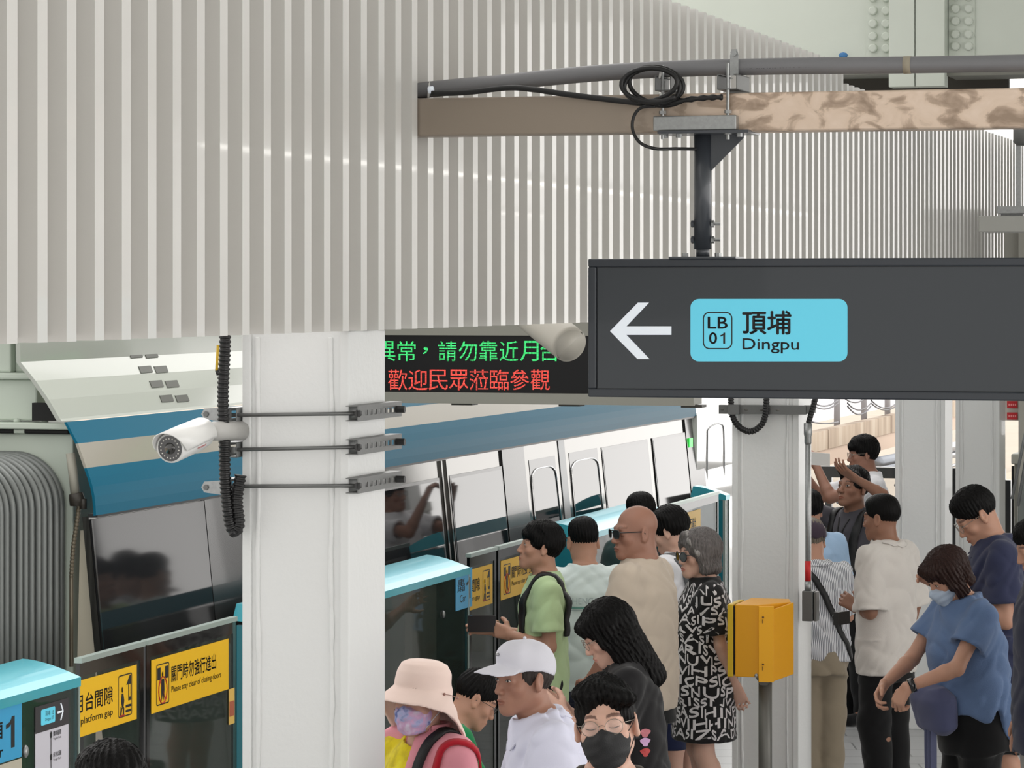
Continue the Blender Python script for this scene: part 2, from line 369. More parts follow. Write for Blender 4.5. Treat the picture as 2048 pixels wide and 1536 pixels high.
# black cable
cr = thing('black_cable', 'coil of black cable tied to the bracket above the hanging sign', 'cable', S(1315, 175))
dC = .05
pts = [(870, 188), (940, 186), (1020, 177), (1070, 180), (1140, 190), (1220, 200), (1290, 208), (1340, 211), (1368, 203)]
b = MB(); b.tube(smooth_path([S(x, y, None, dC*.3+.02) for x, y in pts], 6), .0095, 10)
loop = []
for i in range(88):
    g = math.pi/2-.3 - i*2*math.pi/28; j = i/28
    x0, y0, rx, ry, ro = [np.interp(j, (0, 1, 2, 3.2), q) for q in ((1316, 1322, 1311, 1320), (173, 172, 175, 170), (59, 50, 55, 60), (37, 36, 30, 38), (.0, .25, -.2, .12))]
    xx, yy = rx*math.cos(g), ry*math.sin(g)
    loop.append(S(x0+xx*math.cos(ro)-yy*math.sin(ro), y0+xx*math.sin(ro)+yy*math.cos(ro), None, dC+.02*j))
b.tube(loop, .0075, 10)
b.tube(smooth_path([S(x, y, None, dC) for x, y in ((1300, 209), (1345, 207), (1390, 200), (1425, 197), (1452, 196))], 6), [.009+.002*math.sin(i*1.7) for i in range(25)], 10)
b.build('cable', M_black, cr, True)
b = MB(); b.tube(smooth_path([S(x, y, None, d) for x, y, d in ((1318, 214, .05), (1290, 217, .05), (1275, 235, .05), (1273, 262, .05), (1288, 287, .05), (1315, 298, .03), (1350, 297, -.02), (1388, 297, -.04))], 8), .0055, 8); b.build('thin_lead', M_black, cr, True)
for x, y, rr in ((858, 183, .031), (1328, 200, .018), (1329, 150, .012)):
    b = MB(); c = S(x, y, tp if x < 900 else tb, 0 if x < 900 else dC+.005)
    b.tube([c+Vector((.003*math.sin(g), rr*math.cos(g), rr*math.sin(g))) for g in np.linspace(0, 6.2, 18)], .004, 6, closed=True)
    b.build('cable_tie', mat('nylon', (215, 215, 212), .4), cr, True)
b = MB(); b.cyl(S(861, 181, tb, .02), S(870, 180, tb, .02), .012, 12); b.build('end_cap', M_white, cr, True)

# ---------------------------------------------------------------- LED display
tl = inv(W(1000, 700, 16.0))[1]
lr = thing('led_display', 'black LED message board with green and red Chinese text under the ribbed wall', 'display', S(1030, 800, tl))
lz = lambda y: Sz(1030, y, tl); la = lambda x: a_at(x, tl)
M_case = mat('display_case', (140, 139, 130), .45, .2)
b = MB(); b.box((la(690), la(1389)), (tl+.01, tl+.16), (lz(806), lz(640))); b.box((la(690), la(1389)), (tl-.02, tl+.01), (lz(808), lz(786))); b.box((la(690), la(1389)), (tl-.02, tl+.01), (lz(671), lz(640)))
b.box((la(1372), la(1389)), (tl-.02, tl+.01), (lz(786), lz(671)))
b.build('case', M_case, lr)
b = MB(); b.box((la(690), la(1373)), (tl, tl+.01), (lz(787), lz(671))); scr = b.build('screen', mat('led_black', (8, 8, 10), .35, spec=.25), lr)
for x in (900, 1115, 1360):
    b = MB(); b.box((la(x), la(x+42)), (tl+.02, tl+.12), (lz(812), lz(807))); b.build('latch', mat('dark_metal', (70, 68, 62), .5, .3), lr)
def led(name, c, s):
    m = mat(name, (5, 5, 5), .6, emit=c, es=s); t = m.node_tree; bs = t.nodes['Principled BSDF']
    tcn = t.nodes.new('ShaderNodeTexCoord'); mp = t.nodes.new('ShaderNodeMapping'); mp.inputs['Rotation'].default_value = (0, 0, TH)
    t.links.new(tcn.outputs['Object'], mp.inputs[0]); sx = t.nodes.new('ShaderNodeSeparateXYZ'); t.links.new(mp.outputs[0], sx.inputs[0]); outs = []
    for ax in ('X', 'Z'):
        a = t.nodes.new('ShaderNodeMath'); a.operation = 'MULTIPLY'; a.inputs[1].default_value = 1/.0064; t.links.new(sx.outputs[ax], a.inputs[0])
        f = t.nodes.new('ShaderNodeMath'); f.operation = 'FRACT'; t.links.new(a.outputs[0], f.inputs[0])
        g = t.nodes.new('ShaderNodeMath'); g.operation = 'LESS_THAN'; g.inputs[1].default_value = .74; t.links.new(f.outputs[0], g.inputs[0]); outs.append(g.outputs[0])
    mu = t.nodes.new('ShaderNodeMath'); mu.operation = 'MULTIPLY'; t.links.new(outs[0], mu.inputs[0]); t.links.new(outs[1], mu.inputs[1])
    m2 = t.nodes.new('ShaderNodeMath'); m2.operation = 'MULTIPLY'; m2.inputs[1].default_value = s; t.links.new(mu.outputs[0], m2.inputs[0]); t.links.new(m2.outputs[0], bs.inputs['Emission Strength']); return m
M_green = led('led_green', (60, 235, 120), 1.5); M_red = led('led_red', (255, 78, 66), 1.5)
for i, ch in enumerate('異常，請勿靠近月台'):
    x = 754+i*40.9
    if ch == '，': stext(ch, 846, 694, 856, 708, tl, .003, 'green_text', M_green, scr); continue
    stext(ch, x, 682, x+37, 722, tl, .003, 'green_text', M_green, scr)
for i, ch in enumerate('歡迎民眾蒞臨參觀'):
    x = 776.5+i*40.7
    stext(ch, x, 739, x+38, 780, tl, .003, 'red_text', M_red, scr)
# projector loudspeaker in front of it
p0, p1 = W(1040, 610, 13.4), W(1140, 690, 13.05); d = (p1-p0).normalized()
sp = thing('loudspeaker', 'beige tubular loudspeaker hanging below the ribbed wall in front of the LED board', 'loudspeaker', p0)
M_beige = mat('beige_plastic', (172, 168, 158), .45)
b = MB(); r = .074; b.tube([p0, p0+d*.01, p1-d*.02, p1, p1+d*.001, p1-d*.006], [r*.9, r, r, r*.985, r*.9, r*.86], 36); b.build('tube_body', M_beige, sp, True)
b = MB(); b.tube([p1-d*.004, p1-d*.002], r*.88, 36); b.build('grille', mat('grille_beige', (190, 186, 176), .6, bump=.5, bscale=400), sp)
b = MB(); b.cyl(p0+d*.05, p0+d*.05+Vector((-.10, .02, .10)), .012, 10); b.build('mount', M_beige, sp, True)

# ---------------------------------------------------------------- clamps on the big column
t1c, a0c, a1c = c1
zc = lambda y, a=None: z_at(y, Yof(a0c, t1c))
for n, (yl, yr, lab) in enumerate(((828, 826, 'upper'), (897, 893, 'middle'), (970, 970, 'lower'))):
    zl, zr = z_at(yl+2, Yof(a0c, t1c)), z_at(yr, Yof(a1c, t1c))
    tf = t1c-.022
    br_ = thing('column_clamp', 'galvanised strut clamp with a threaded rod across the large column, %s of three' % lab, 'clamp', tr(a0c, tf, zl), 'strut clamps around the large column')
    b = MB(); b.cyl(tr(a0c-.03, tf, zl), tr(a1c+.05, tf, zr), .0062, 10); b.build('threaded_rod', M_steel, br_, True)
    b = MB(); x0, x1 = a1c+.003, a1c+.044; h_ = .0245; te = t1c+.40; ts = t1c-.04      # slotted strut on the right face
    b.box((x0, x1), (ts, te), (zr+h_-.003, zr+h_)); b.box((x0, x1), (ts, te), (zr-h_, zr-h_+.003))
    b.box((x1-.003, x1), (ts, te), (zr+.008, zr+h_-.003)); b.box((x1-.003, x1), (ts, te), (zr-h_+.003, zr-.008))
    for q in range(9):
        tq = ts+.05+q*.045 if q else ts; tq2 = ts+.05+q*.045+.02 if q else ts+.07
        b.box((x1-.003, x1), (tq, min(tq2, te)), (zr-.008, zr+.008))
    b.build('slotted_strut', M_steel, br_)
    b = MB(); b.nut(tr(x1-.002, ts+.012, zr), tr(0, -1, 0), .012, .012); b.build('bolt', mat('dark_bolt', (60, 60, 60), .5, .5), br_); b = MB(); b.nut(tr(x1, te-.06, zr), tr(1, 0, 0), .012, .03); b.build('bolt', MATS['dark_bolt'], br_)
    b = MB(); y0, y1 = a0c-.052, a0c-.006                                               # strut end on the left face
    for (aa, z_) in (((y0, y1), (zl+h_-.003, zl+h_)), ((y0, y1), (zl-h_, zl-h_+.003)), ((y1-.003, y1), (zl-h_, zl+h_)), ((y0, y0+.003), (zl+.012, zl+h_)), ((y0, y0+.003), (zl-h_, zl-.012))): b.box(aa, (t1c-.03, t1c+.37), z_)
    b.build('side_strut', M_galv, br_)
    if lab != 'middle':
        b = MB(); zc_ = zl+(.003 if n == 0 else -.004); b.prism([tr(y0-.062, t1c-.034, zc_-.016), tr(y0-.01, t1c-.034, zc_-.022), tr(y0+.03, t1c-.034, zc_-.022), tr(y0+.03, t1c-.034, zc_+.022), tr(y0-.01, t1c-.034, zc_+.022), tr(y0-.062, t1c-.034, zc_+.018), tr(y0-.072, t1c-.034, zc_)], tr(0, -.004, 0))
        b.build('tab_plate', M_galv, br_); b = MB(); b.nut(tr(y0-.055, t1c-.038, zc_), tr(0, -1, 0), .009, .006); b.build('bolt', M_steel, br_)
    else:
        b = MB(); b.box((y0+.012, y1), (t1c-.05, t1c-.03), (zl-.010, zl+.010)); b.build('tab_plate', M_galv, br_)
# black corrugated conduit beside the column
def corr(path, r, name, par, m=M_black, step=.006, amp=.16, seg=12):
    P = [Vector(p) for p in path]; L = [0]
    for i in range(1, len(P)): L.append(L[-1]+(P[i]-P[i-1]).length)
    n = int(L[-1]/step); Q = []
    for i in range(n+1):
        s = L[-1]*i/n; j = max(0, min(len(P)-2, int(np.searchsorted(L, s))-1)); u = (s-L[j])/max(1e-9, L[j+1]-L[j]); Q.append(P[j].lerp(P[j+1], u))
    b = MB(); b.tube(Q, [r*(1-(amp if (i//2) % 2 else 0)) for i in range(len(Q))], seg); return b.build(name, m, par, False)
Yc = Yof(a0c, t1c)-.06
hz = thing('corrugated_hose', 'black corrugated hose hanging down the left side of the large column', 'hose', W(447, 700, Yc))
corr(smooth_path([W(x, y, Yc) for x, y in ((450, 600), (450, 690), (446, 790), (449, 880), (450, 950), (455, 1010), (461, 1050), (470, 1064), (478, 1046), (474, 1000), (481, 950))], 8), .0195, 'hose', hz, step=.0036)
b = MB(); Yq = Yc-.03; b.cyl(W(436, 690, Yq), W(433, 742, Yq), .0045, 8); b.build('yellow_tie', mat('yellow_tie', (196, 160, 40), .5), hz, True)
b = MB(); b.cyl(W(432, 746, Yq), W(438, 744, Yq), .009, 8); b.build('knob', M_black, hz, True)
# bullet camera
Yk = 10.25
cr_ = thing('security_camera', 'white bullet security camera reaching left from the large column', 'security camera', W(425, 862, Yk))
M_cam = mat('camera_white', (226, 226, 224), .3, coat=.3)
b = MB(); b.tube([W(484, 862, Yk+.1), W(428, 862, Yk), W(416, 860, Yk-.01)], [.031, .031, .022], 18); b.build('arm', mat('camera_grey', (180, 179, 176), .4), cr_, True)
b = MB(); b.ball(W(412, 858, Yk-.01), .024, 14); b.build('joint', M_black, cr_, True)
ca, cb = W(404, 868, Yk-.02), W(340, 897, Yk-.23); d = (cb-ca).normalized(); L = (cb-ca).length
up = (Vector((0, 0, 1))-d*d.z).normalized(); sd = d.cross(up)
prof = [(-.03, .020), (-.02, .034), (0, .042), (L*.25, .047), (L*.7, .0475), (L*.97, .047), (L, .0455), (L-.002, .039), (L-.006, .037)]
b = MB(); b.tube([ca+d*s for s, _ in prof], [r for _, r in prof], 30); bod = b.build('body', M_cam, cr_, True)
b = MB(); n = 20; vs = []                                          # sunshield hood
for s_, ex in ((-.045, .0), (0, .004), (L*.5, .006), (L+.035, .007)):
    for i in range(n+1):
        g = math.radians(-100+200*i/n); rr = (.024 if s_ < -.02 else .046)+ex
        s2 = s_ - (.045 if s_ > L else 0)*(abs(g)/1.75)**2
        vs.append(ca+d*s2+up*(rr*math.cos(g))+sd*(rr*math.sin(g)))
b.add(vs, [(r*(n+1)+i, r*(n+1)+i+1, (r+1)*(n+1)+i+1, (r+1)*(n+1)+i) for r in range(3) for i in range(n)])
hd = b.build('sunshield', M_cam, cr_, True); md = hd.modifiers.new('th', 'SOLIDIFY'); md.thickness = .003; md.offset = 1
b = MB(); b.tube([ca+d*(L-.008), ca+d*(L+.0005)], .0405, 28); lens = b.build('lens_face', mat('lens_black', (10, 10, 11), .08, coat=1), cr_)
b = MB(); b.tube([ca+d*(L-.004), ca+d*(L+.004)], [.02, .017], 24); b.build('lens', mat('lens_glass', (22, 20, 16), .03, coat=1), lens, True)
b = MB()
for i in range(18):
    g = i*2*math.pi/18; b.ball(ca+d*(L+.001)+up*.031*math.cos(g)+sd*.031*math.sin(g), .0024, 6)
b.build('infrared_ring', mat('led_dot', (235, 232, 225), .3), lens, True)
right = Vector((1, -.2, 0)).normalized()
fr = -sd if (-sd).y < 0 else sd
# brand lettering wrapped on the side of the body
def camtext(u, v):
    g = math.radians(116)+v/.0478; rr = .0479; s_ = -1 if fr.dot(sd) < 0 else 1
    return ca+d*(L*.42-u)+up*rr*math.cos(g)+sd*s_*rr*math.sin(g)
text_mesh('Honeywell', (-.028, -.004, .028, .005), lambda u, v: camtext(u, -v), 'lettering', mat('red_ink', (200, 30, 35), .4), bod, .02)

# ---------------------------------------------------------------- things on the second column
t2, a02, a12 = c2
zf = lambda x, y: Sz(x, y, t2); af = lambda x: a_at(x, t2)
sr2 = thing('strut_rail', 'slotted galvanised strut across the column under the hanging sign', 'strut', tr(af(1530), t2-.03, zf(1530, 818)))
b = MB(); zz0, zz1 = zf(1530, 828), zf(1530, 810)
b.box((af(1441), af(1615)), (t2-.045, t2-.042), (zz0+.012, zz1-.012)); b.box((af(1441), af(1615)), (t2-.045, t2-.004), (zz1-.004, zz1)); b.box((af(1441), af(1615)), (t2-.045, t2-.004), (zz0, zz0+.004))
b.box((af(1441), af(1615)), (t2-.045, t2-.042), (zz1-.012, zz1-.004)); b.box((af(1441), af(1615)), (t2-.045, t2-.042), (zz0+.004, zz0+.012)); b.build('channel', M_steel, sr2)
b = MB()
for x in (1449, 1497, 1528, 1560): b.ball(tr(af(x), t2-.0455, (zz0+zz1)/2), (.013, .002, .006), 10)
b.build('slot', mat('slot_dark', (95, 94, 90), .6), sr2, True)
b = MB(); b.box((af(1603), af(1625)), (t2-.035, t2+.1), (zz0+.005, zz1-.002)); b.build('end_bracket', M_steel, sr2)
b = MB(); b.box((af(1463), af(1484)), (t2-.085, t2-.045), (zz0-.002, zz1+.003)); b.build('hose_clamp', M_steel, sr2)
h2 = thing('hose_loop', 'black corrugated hose looping below the strut on the column under the sign', 'hose', tr(af(1505), t2-.06, zf(1505, 860)))
corr(smooth_path([S(x, y, t2, .065) for x, y in ((1466, 760), (1467, 800), (1470, 830), (1483, 852), (1505, 862), (1526, 851), (1536, 828), (1538, 790), (1538, 760))], 8), .0175, 'hose', h2, step=.0036)
h3 = thing('hose_bend', 'short black hose entering the steel conduit on the right edge of the column', 'hose', S(1622, 830, t2))
corr(smooth_path([S(x, y, t2, .03) for x, y in ((1640, 740), (1634, 790), (1628, 815), (1619, 846))], 8), .0155, 'hose', h3, step=.0036, amp=.08)
cd = thing('steel_conduit', 'vertical steel conduit with a red band and junction box on the column edge', 'conduit', S(1618, 1180, t2))
b = MB(); q = lambda y: S(1618, y, t2, .03); b.cyl(q(1215), q(865), .0145, 14); b.build('pipe', M_galv, cd, True)
b = MB(); b.tube([q(888), q(884), q(872), q(868), q(846)], [.016, .019, .019, .022, .022], 14); b.build('coupling', M_galv, cd, True)
b = MB(); b.cyl(q(1161), q(1121), .0158, 14); b.build('red_band', mat('red_tape', (200, 28, 32), .5), cd, True)
b = MB(); b.tube([q(1182), q(1162)], .0185, 12); b.build('nipple', M_galv, cd, True)
b = MB(); b.box((af(1609), af(1630)), (t2-.07, t2+.02), (zf(1615, 1240), zf(1615, 1180))); jb = b.build('junction_box', M_steel, cd, bevel=.003)
b = MB(); b.box((af(1632), af(1637)), (t2-.06, t2+.02), (zf(1615, 1240), zf(1615, 1182))); b.box((af(1630), af(1634)), (t2-.03, t2), (zf(1615, 1236), zf(1615, 1186))); b.build('cover', M_steel, cd)

# yellow box on a post
ty = inv(W(1515, 1290, 16.1))[1]
yb = thing('yellow_box', 'yellow metal box on a grey post in front of the column', 'box', tr(a_at(1520, ty), ty+.1, 0))
ya = lambda x: a_at(x, ty); yz = lambda y: Sz(1515, y, ty)
M_yel = mat('yellow_paint', (226, 158, 12), .42, bump=.04, bscale=40)
b = MB(); zt_, zb2 = yz(1210), yz(1355)
b.prism([tr(ya(1470), ty, zb2), tr(ya(1518), ty, zb2), tr(ya(1566), ty+.20, zb2), tr(ya(1550), ty+.36, zb2), tr(ya(1472), ty+.36, zb2)], (0, 0, zt_-zb2)); b.build('case', M_yel, yb, bevel=.004)
b = MB(); b.box((ya(1455), ya(1466)), (ty-.005, ty+.26), (zb2, zt_)); b.build('side_flange', mat('yellow_flange', (206, 170, 26), .45), yb, bevel=.003)
b = MB(); b.box((ya(1466), ya(1470)), (ty+.01, ty+.26), (zb2+.01, zt_-.01)); b.build('seam', M_matblack, yb)
b = MB(); zb3, zt3 = yz(1364), yz(1212)
b.prism([tr(ya(1518), ty-.012, zb3), tr(ya(1547), ty+.0, zb3), tr(ya(1547), ty+.012, zb3), tr(ya(1518), ty+.002, zb3)], (0, 0, zt3-zb3)); dr = b.build('front_cover', mat('yellow_cover', (240, 172, 14), .4), yb, bevel=.002)
b = MB(); b.prism([tr(ya(1547), ty, zb3+.005), tr(ya(1574), ty+.17, zb3+.025), tr(ya(1570), ty+.19, zb3+.025), tr(ya(1545), ty+.02, zb3+.005)], (0, 0, zt3-zb3-.02)); b.build('side_cover', M_yel, yb, bevel=.002)
for y in (1234, 1328):
    b = MB(); b.cyl(tr(ya(1527), ty-.014, yz(y)), tr(ya(1527), ty-.004, yz(y)), .005, 10); b.box((ya(1525.6), ya(1526.6)), (ty-.0135, ty-.01), (yz(y+12), yz(y+4))); b.build('lock', mat('brass_dark', (96, 60, 10), .5), dr)
b = MB(); b.ball(tr(ya(1513), ty-.003, yz(1351)), (.010, .003, .010), 10); b.build('knob', M_galv, yb, True)
b = MB(); am = ya(1519); b.cyl(tr(am, ty+.14, 0), tr(am, ty+.14, zb2), .034, 20); b.cyl(tr(am, ty+.14, 0), tr(am, ty+.14, .012), .09, 20); b.build('post', mat('post_galv', (112, 111, 106), .45, .4), yb, True)
b = MB(); b.prism([tr(ya(1500), ty+.1, zb2), tr(ya(1540), ty+.1, zb2), tr(ya(1526), ty+.1, zb2-.05), tr(ya(1512), ty+.1, zb2-.05)], tr(0, .08, 0)); b.build('bracket', mat('post_galv', (112, 111, 106)), yb)

# canopy over the platform
b = MB(); b.box((-3.2, 8.5), (-10, 34), (5.7, 5.8)); o = b.build('ceiling', mat('canopy_paint', (206, 208, 204), .6)); struct(o)
# ================================================================ TRAIN
te = t_at(192, -5.6); tend = t_at(1392, -5.6)
def E(x, y): a = a_at(x, te); return a, z_at(y, Yof(a, te))
M_tw = mat('train_white', (166, 171, 163), .16, coat=.2, bump=.01, bscale=3)
M_tb = mat('train_blue', (22, 96, 122), .35, coat=0, spec=.04, bump=.012, bscale=2.5)
M_tg = mat('train_beige', (160, 156, 145), .2, coat=.1)
M_ts = mat('train_stainless', (104, 103, 100), .10, .92, bump=.03, bscale=2.2)
M_tp = mat('train_glass', (30, 31, 33), .03, 0, spec=.55, coat=0, bump=.006, bscale=1.5)
M_td = mat('train_black', (10, 10, 11), .25, coat=.2)
M_ge = mat('end_wall_green', (192, 202, 190), .5, bump=.06, bscale=8)
top0, top1, lip, lip2 = E(38, 640), E(41, 724), E(120, 838), E(124, 843)
bt, g1, g2, bb = E(133, 844), E(156, 887), E(173, 936), E(192, 1031)
tn = thing('train', 'blue and silver metro train with a white roof edge stopped behind the screen doors', 'train', tr(-6.5, (te+tend)/2, -.9))
def sheet(pts, t0_, t1_, name, m, par=tn, th=.012, bevel=0, sm=False):
    b = MB(); b.prism([tr(a, t0_, z) for a, z in pts]+[tr(a-th, t0_, z-.002) for a, z in pts[::-1]], tr(0, t1_-t0_, 0)); return b.build(name, m, par, sm, bevel)
roofp = [(top0[0]-.9, top0[1]+.42), (top0[0]-.45, top0[1]+.3), (top0[0]-.12, top0[1]+.12), top0, top1]
mid = [(top1[0]+(lip[0]-top1[0])*u+.012*math.sin(u*math.pi), top1[1]+(lip[1]-top1[1])*u) for u in (.33, .66)]
rf = sheet(roofp+mid+[lip, lip2], te, tend, 'roof_cowl', M_tw, th=.02)
for i in range(10):                                     # pairs of vents in the cowl
    row, colm = divmod(i, 2)
    y = (686, 709, 739, 768, 797)[row]; x = (265+(0, 5, 25, 47, 67)[row])+colm*31
    u = .5
    b = MB()
    def onr(px, py):
        zq = None
        a = lip[0]
        for _ in range(6):
            t = t_at(px, a); z = z_at(py, Yof(a, t)); v = (z-lip[1])/(top1[1]-lip[1]); v = max(0, min(1.6, v))
            a = lip[0]+(top1[0]-lip[0])*v+(.012*math.sin(min(v, 1)*math.pi))
        return tr(a+.004, t, z)
    b.prism([onr(x-14, y-7+1), onr(x+10, y-8), onr(x+15, y+5), onr(x-9, y+7)], tr(-.03, 0, 0)); b.build('vent', mat('vent_dark', (74, 76, 70), .5), rf)
sheet([bt, g1], te, tend, 'upper_blue_band', M_tb); sheet([g1, g2], te, tend, 'beige_band', M_tg)
cv = lambda p, q, k, n=5: [(p[0]+(q[0]-p[0])*i/n+k*math.sin(math.pi*i/n), p[1]+(q[1]-p[1])*i/n) for i in range(n+1)]
sheet(cv(g2, bb, .012), te, tend, 'blue_band', M_tb, sm=False)
b = MB(); b.box((bb[0]-.05, bb[0]-.006), (te+.03, tend), (bb[1]-.012, bb[1]+.004)); b.build('drip_rail', mat('dark_rail', (40, 42, 44), .4), tn)
# side below the bands leans outwards
w0, w1 = E(172, 1040), E(197, 1312)
sl = (w1[0]-w0[0])/(w1[1]-w0[1])
def side(z, off=0): return w0[0]+(z-w0[1])*sl+off
zT, zB = bb[1]-.01, .98
def tpx(x, y=None):
    a = side(zT)
    return t_at(x, a)
def panel(ta, tb_, z0, z1, name, m, off=.004, th=.01, par=tn, bevel=0, lean=0):
    b = MB(); q = [tr(side(z0, off), ta+lean, z0), tr(side(z0, off), tb_+lean, z0), tr(side(z1, off), tb_, z1), tr(side(z1, off), ta, z1)]
    b.prism(q, tr(-th, 0, 0)); return b.build(name, m, par, False, bevel)
panel(te+.03, tend, -.9, zT, 'body_side', M_ts, 0, .03)
panel(te+.03, tend, -.9, zB-.02, 'lower_side', mat('train_lower', (36, 40, 42), .25, coat=.4), .006)
def bay(x0, x1, head=True, sill=None):
    ta, tb_ = tpx(x0), tpx(x1); zh = zT-.105 if head else zT-.02
    fr = panel(ta, tb_, zB, zh, 'window', M_td, .008, .012)
    panel(ta+.02, tb_-.02, zB+.03, zh-.018, 'glass', M_tp, .0095, .006, fr)
    return fr
p = panel(te+.035, tpx(404), zB-.1, zT-.01, 'end_window', mat('train_tint', (34, 35, 37), .06, 0, spec=.16, coat=0, bump=.01, bscale=1.2), .01)
panel(te+.03, te+.045, zB-.1, zT-.01, 'window_edge', M_td, .0115, .004)
for x0, x1 in ((404, 470), (999, 1043), (1366, 1396)): panel(tpx(x0), tpx(x1), zB-.6, zT-.004, 'door_pillar', M_td, .012, .02)
bay(470, 700); bay(705, 872); bay(893, 998)
bay(1198, 1290); bay(1300, 1365)
# doors
for x0, x1 in ((1043, 1112), (1124, 1196)):
    d = panel(tpx(x0), tpx(x1), zB-.6, zT-.004, 'door_leaf', M_ts, .007, .02)
    g = panel(tpx(x0)+.10, tpx(x1)-.10, zB-.1, zT-.10, 'glass', M_tp, .0095, .006, d)
    pth = []
    ta, tb_ = tpx(x0)+.11, tpx(x1)-.11; zt_ = zT-.16
    for t, z in ((ta, zB-.1), (ta, zt_-.15), (ta+.06, zt_-.02), ((ta+tb_)/2, zt_), (tb_-.06, zt_-.02), (tb_, zt_-.15), (tb_, zB-.1)): pth.append(tr(side(z, .013), t, z))
    b = MB(); b.tube(smooth_path(pth, 6), .005, 6); b.build('window_trim', mat('chrome', (225, 225, 225), .08, 1), d, True)
panel(tpx(1112), tpx(1124), zB-.6, zT-.004, 'door_seal', mat('seal_grey', (110, 112, 114), .3, .5), .012, .02)
for x in (878, 888): panel(tpx(x)-.012, tpx(x)+.012, zB, zT-.01, 'mullion', M_ts, .014, .02)
# white nose beyond the last door
sheet([(lip2[0]+.03, lip2[1]+.02), (bt[0], bt[1]), (bb[0]+.01, bb[1]), (side(1.4)+.01, 1.4), (side(0)+.01, 0)], tend+.002, tend+2.2, 'cab_end', mat('cab_white', (232, 232, 230), .12, coat=.6), tn, .05)
b = MB(); ta = tend+.35
b.tube(smooth_path([tr(bb[0]+.012+(side(1.4)-bb[0])*max(0, min(1.2, (bb[1]-z)/(bb[1]-1.4))), t, z) for t, z in ((ta, .9), (ta, 1.6), (ta+.05, 1.72), (ta+.45, 1.74), (ta+.6, 1.62), (ta+.6, .9))], 5), .006, 6); b.build('cab_door_trim', mat('seal_grey', (110, 112, 114)), tn, True)
b = MB(); q = tr(side(1.6)+.02, tpx(1372)+.12, 1.62); b.box((side(1.6)+.013, side(1.6)+.02), (tpx(1369), tpx(1369)+.10), (1.60, 1.67)); b.build('indicator', mat('indicator_green', (20, 60, 20), .4, emit=(70, 235, 90), es=1.4), tn)
# end wall and gangway
tw = te+.10
ew = lambda x, y: (a_at(x, tw), z_at(y, Yof(a_at(x, tw), tw)))
b = MB(); aw, zw = ew(146, 868)
b.box((aw-2.8, aw), (tw, tw+.25), (-.9, zw)); b.box((aw-2.8, aw+.012), (tw-.05, tw+.25), (zw+.02, ew(140, 846)[1]))
for x0, x1 in ((-120, 32), (54, 142)):
    b.k = 1; b.box((ew(x0, 860)[0], ew(x1, 860)[0]), (tw-.03, tw+.2), (zw, zw+.02)); b.k = 0
b.box((ew(32, 860)[0], ew(54, 860)[0]), (tw-.03, tw+.2), (zw, zw+.02))
b.build('end_wall', [M_ge, M_matblack], tn, bevel=.006)
a0_, z0_ = ew(10, 842); z1_ = ew(76, 760)[1]; a66 = ew(62, 760)[0]; b = MB()
b.box((aw-2.8, a66), (tw+.06, tw+.16), (z0_, z1_)); b.box((aw-2.8, a66+.005), (tw+.03, tw+.16), (z1_, z1_+.03)); b.box((aw-2.8, a0_), (tw+.06, tw+.16), (z1_+.03, z1_+.6)); b.box((a0_, ew(30, 760)[0]), (tw+.1, tw+.16), (z1_+.03, z1_+.6))
b.build('roof_equipment', M_ge, tn, bevel=.008)
b = MB(); b.prism([tr(q[0], tw+.02, q[1]) for q in (ew(60, 806), ew(92, 806), ew(114, 842), ew(60, 842))], tr(0, .03, 0)); b.build('roof_recess', M_matblack, tn)
for x in (24, 80):
    b = MB(); a_, z_ = ew(x, 843); b.ball(tr(a_, tw+.05, z_), (.016, .016, .012), 10); b.build('bolt', M_ge, tn, True)
M_bel = mat('bellows_grey', (112, 116, 114), .42, .25, bump=.05, bscale=40)
gb = thing('gangway_bellows', 'dark grey ribbed gangway bellows at the end of the train', 'bellows', tr(-6.4, te-.3, .3))
for i in range(13):
    tq = tw-.03-i*.062; ar_, = (a_at(122, tw-.03)+.002*math.sin(i*2),); rad = .215
    zt_ = 2.085; pth = [tr(ar_, tq, -.6), tr(ar_, tq, .6), tr(ar_, tq, zt_-rad)]+[tr(ar_-rad+rad*math.cos(g), tq, zt_-rad+rad*math.sin(g)) for g in np.linspace(.15, 1.57, 12)]+[tr(ar_-1.7, tq, zt_)]
    b = MB(); b.tube(pth, .0165, 8); rb = b.build('rib', M_bel, gb, True)
b = MB(); pth = [(ar_-.02, -.6), (ar_-.02, zt_-.2)]+[(ar_-.22+.2*math.cos(g), zt_-.22+.2*math.sin(g)) for g in np.linspace(0, 1.57, 10)]+[(ar_-1.7, zt_-.02)]
b.prism([tr(a, tw-.02, z) for a, z in pth]+[tr(ar_-1.7, tw-.02, -.6)], tr(0, -.85, 0)); b.build('bellows_skin', mat('bellows_dark', (48, 50, 49), .6), gb)
b = MB(); A = lambda x, y: tr(*[(q[0], tw-.012, q[1]) for q in [ew(x, y)]][0])
b.prism([A(-200, 922), A(76, 922), A(130, 982), A(130, 1700), A(-200, 1700)], tr(0, -.006, 0)); b.build('end_plate', mat('bellows_plate', (34, 35, 35), .5), gb)
pj = thing('train_cable', 'jumper cable with a dark connector and flexible conduit at the train end', 'cable', A(162, 1000))
B_ = lambda x, y, d=.06: tr(a_at(x, tw), tw-d, z_at(y, Yof(a_at(x, tw), tw)))
b = MB(); b.tube([B_(152, 905), B_(158, 950), B_(162, 990)], .02, 12); b.build('sleeve', mat('sleeve_grey', (160, 158, 146), .5), pj, True)
b = MB(); b.tube([B_(163, 985), B_(165, 996), B_(165, 1010)], [.03, .034, .03], 12); b.tube([B_(178, 996), B_(178, 1016)], .015, 8); b.build('connector', mat('connector_dark', (52, 48, 42), .5), pj, True)
